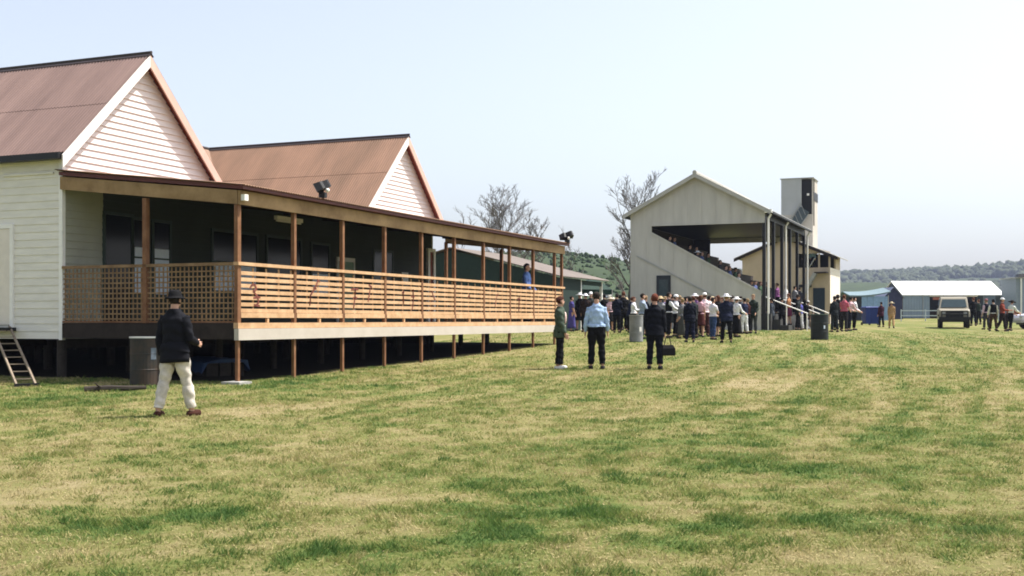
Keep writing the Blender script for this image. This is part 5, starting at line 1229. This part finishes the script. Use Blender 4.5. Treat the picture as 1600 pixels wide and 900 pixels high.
def gzz(x, y):
    far = np.clip((y-122)/200,0,1)
    return gz(x,y)-2.2*far+0.018*(fbm(x*0.6,y*0.6,3,70)-0.5)*2*np.exp(-((y-15)/60)**2)
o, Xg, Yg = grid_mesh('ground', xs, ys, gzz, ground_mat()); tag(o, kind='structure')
ea = o.data.attributes.new('earth_shade','FLOAT','POINT')
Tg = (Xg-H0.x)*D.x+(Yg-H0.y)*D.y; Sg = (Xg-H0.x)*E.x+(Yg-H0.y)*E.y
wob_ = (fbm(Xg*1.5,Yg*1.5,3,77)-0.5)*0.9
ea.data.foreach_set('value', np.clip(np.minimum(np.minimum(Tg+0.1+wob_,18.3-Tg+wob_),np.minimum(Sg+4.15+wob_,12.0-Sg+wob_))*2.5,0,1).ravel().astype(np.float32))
ga = o.data.attributes.new('green','FLOAT','POINT'); ga.data.foreach_set('value', green_f(Xg,Yg).ravel().astype(np.float32))

def grass():
    P = []
    for y0,y1,den in ((6.0,9,3600),(9,13,2300),(13,19,1250),(19,28,620),(28,62,260)):
        w0 = 0.47*y1+0.8; n = int(den*(y1-y0)*2*w0)
        x = rng.uniform(-w0,w0,n); y = rng.uniform(y0,y1,n); k = np.abs(x) < 0.47*y+0.7
        if y1 == 62: k &= rng.random(n) < np.clip((62-y)/34,0,1)**1.3
        P.append(np.stack([x[k],y[k]],-1))
    P = np.concatenate(P); x, y = P[:,0], P[:,1]
    t = (x-H0.x)*D.x+(y-H0.y)*D.y; s = (x-H0.x)*E.x+(y-H0.y)*E.y
    g = green_f(x,y)
    cl = fbm(x*5.5,y*5.5,3,80); cl2 = fbm(x*2.1,y*2.1,3,84)
    keep = ~((t > 0.2) & (t < 18.3) & (s > -4.2)) & ~((t > -0.2) & (s > 0.3)) & (rng.random(len(x)) < 0.15+0.6*g+1.5*(cl-0.36))
    x, y, g, cl, cl2 = x[keep], y[keep], g[keep], cl[keep], cl2[keep]; n = len(x)
    z = gzz(x,y)
    flat = rng.random(n) < 0.28-0.2*g                       # dry clippings lying on the turf
    h = (0.010+0.026*g*rng.random(n)+0.012*rng.random(n)+0.09*np.clip(cl-0.5,0,1))*(1+0.3*np.clip((y-10)/15,0,1)); w = (0.003+0.00034*y)*rng.uniform(0.6,1.4,n)
    a = rng.uniform(0,2*math.pi,n); ln = rng.uniform(0.3,1.6,n); la = rng.normal(0,1.5,n)+2*math.pi*1.6*fbm(x*2.5,y*2.5,2,90)
    ln = np.where(flat, 3.5, ln); h = np.where(flat, 0.012, h)
    dx = np.cos(a)*w; dy = np.sin(a)*w
    b0 = np.stack([x-dx,y-dy,z-0.003+flat*0.012],-1); b1 = np.stack([x+dx,y+dy,z-0.003+flat*0.012],-1)
    tip = np.stack([x+np.cos(la)*h*ln,y+np.sin(la)*h*ln,z+h],-1)
    co = np.stack([b0,b1,tip],1).reshape(-1,3)
    me = bpy.data.meshes.new('grass'); me.vertices.add(3*n); me.vertices.foreach_set('co',co.ravel()); me.loops.add(3*n); me.loops.foreach_set('vertex_index',np.arange(3*n))
    me.polygons.add(n); me.polygons.foreach_set('loop_start',np.arange(n)*3); me.update()
    col = np.clip(g+rng.normal(0,0.15,n)+0.9*(cl2-0.5)+0.5*(cl-0.5)-flat*0.35,0,1)
    at_ = me.attributes.new('green','FLOAT','POINT'); at_.data.foreach_set('value', np.repeat(col,3).astype(np.float32))
    m = bpy.data.materials.new('grass_blades'); m.use_nodes = True; nt = m.node_tree; N = nt.nodes; L = nt.links; bs = N['Principled BSDF']; bs.inputs['Roughness'].default_value = 0.8; bs.inputs['Specular IOR Level'].default_value = 0.2
    q = N.new('ShaderNodeAttribute'); q.attribute_name = 'green'; r = N.new('ShaderNodeValToRGB'); e = r.color_ramp.elements
    e[0].position = 0; e[0].color = (*[c*1.7 for c in G_DRY],1); e[1].position = 1; e[1].color = (*[c*1.35 for c in G_DARK],1)
    for p,c in ((0.28,[k*1.6 for k in G_STRAW]),(0.5,[k*1.5 for k in G_OLIVE]),(0.75,[k*1.45 for k in G_GREEN])): k = e.new(p); k.color = (*c,1)
    L.new(q.outputs['Fac'],r.inputs['Fac']); L.new(r.outputs['Color'],bs.inputs['Base Color'])
    tr = N.new('ShaderNodeBsdfTranslucent'); L.new(r.outputs['Color'],tr.inputs['Color']); mx = N.new('ShaderNodeMixShader'); mx.inputs['Fac'].default_value = 0.4
    out = [k for k in N if k.type == 'OUTPUT_MATERIAL'][0]; L.new(bs.outputs[0],mx.inputs[1]); L.new(tr.outputs[0],mx.inputs[2]); L.new(mx.outputs[0],out.inputs[0])
    me.materials.append(m); o = bpy.data.objects.new('grass',me); COL.objects.link(o)
    tag(o,'short patchy green and straw coloured grass of the racecourse lawn','grass',kind='stuff'); print('blades',n)
grass()

# ================================================================== HAZE
HAZE = 0.00019
if HAZE:
    hz = MB().box(-1330,1420,-60,1860,-6,112).build('haze', bpy.data.materials.new('haze')); tag(hz,'thin blue haze over the far hills','haze',kind='stuff')
    m = hz.data.materials[0]; m.use_nodes = True; nt = m.node_tree; N = nt.nodes; L = nt.links
    for k in list(N):
        if k.type == 'BSDF_PRINCIPLED': N.remove(k)
    v = N.new('ShaderNodeVolumePrincipled'); v.inputs['Color'].default_value = (0.60,0.68,0.95,1); v.inputs['Density'].default_value = HAZE
    out = [k for k in N if k.type == 'OUTPUT_MATERIAL'][0]; L.new(v.outputs[0],out.inputs['Volume'])

# ================================================================== LIGHT, SKY, CAMERA
el = R_(61); hx, hy = 0.964, 0.265
sv = Vector((math.cos(el)*hx, math.cos(el)*hy, math.sin(el)))
sl = bpy.data.lights.new('sun','SUN'); sl.energy = 5.0; sl.angle = R_(0.55); sl.color = (1.0,0.95,0.87)
so = bpy.data.objects.new('sun',sl); COL.objects.link(so); so.rotation_euler = sv.to_track_quat('Z','Y').to_euler()
w = bpy.data.worlds.new('World'); scene.world = w; w.use_nodes = True; nt = w.node_tree
sk = nt.nodes.new('ShaderNodeTexSky'); sk.sky_type = 'NISHITA'; sk.sun_disc = False; sk.sun_elevation = el; sk.sun_rotation = math.atan2(hx,hy)
sk.air_density = 1.0; sk.dust_density = 3.0; sk.ozone_density = 1.0; sk.altitude = 50
bg = nt.nodes['Background']; bg.inputs['Strength'].default_value = 0.128
hs = nt.nodes.new('ShaderNodeHueSaturation'); hs.inputs['Saturation'].default_value = 0.55; hs.inputs['Value'].default_value = 1.1
nt.links.new(sk.outputs[0],hs.inputs['Color']); nt.links.new(hs.outputs['Color'],bg.inputs['Color'])
cam = bpy.data.cameras.new('camera'); cam.sensor_width = 36; cam.lens = 36*F/1600; cam.shift_y = 50/1600; cam.clip_end = 8000; cam.clip_start = 0.05
co = bpy.data.objects.new('camera',cam); COL.objects.link(co); co.location = (0,0,EYE); co.rotation_euler = (R_(90),0,0); scene.camera = co
vs = scene.view_settings; vs.view_transform = 'Standard'; vs.look = 'None'; vs.exposure = 0.78; vs.gamma = 1; vs.use_curve_mapping = False
cy = scene.cycles; cy.max_bounces = 6; cy.diffuse_bounces = 3; cy.glossy_bounces = 2; cy.transmission_bounces = 3; cy.volume_bounces = 0; cy.transparent_max_bounces = 6
cy.use_denoising = True; cy.filter_width = 1.8
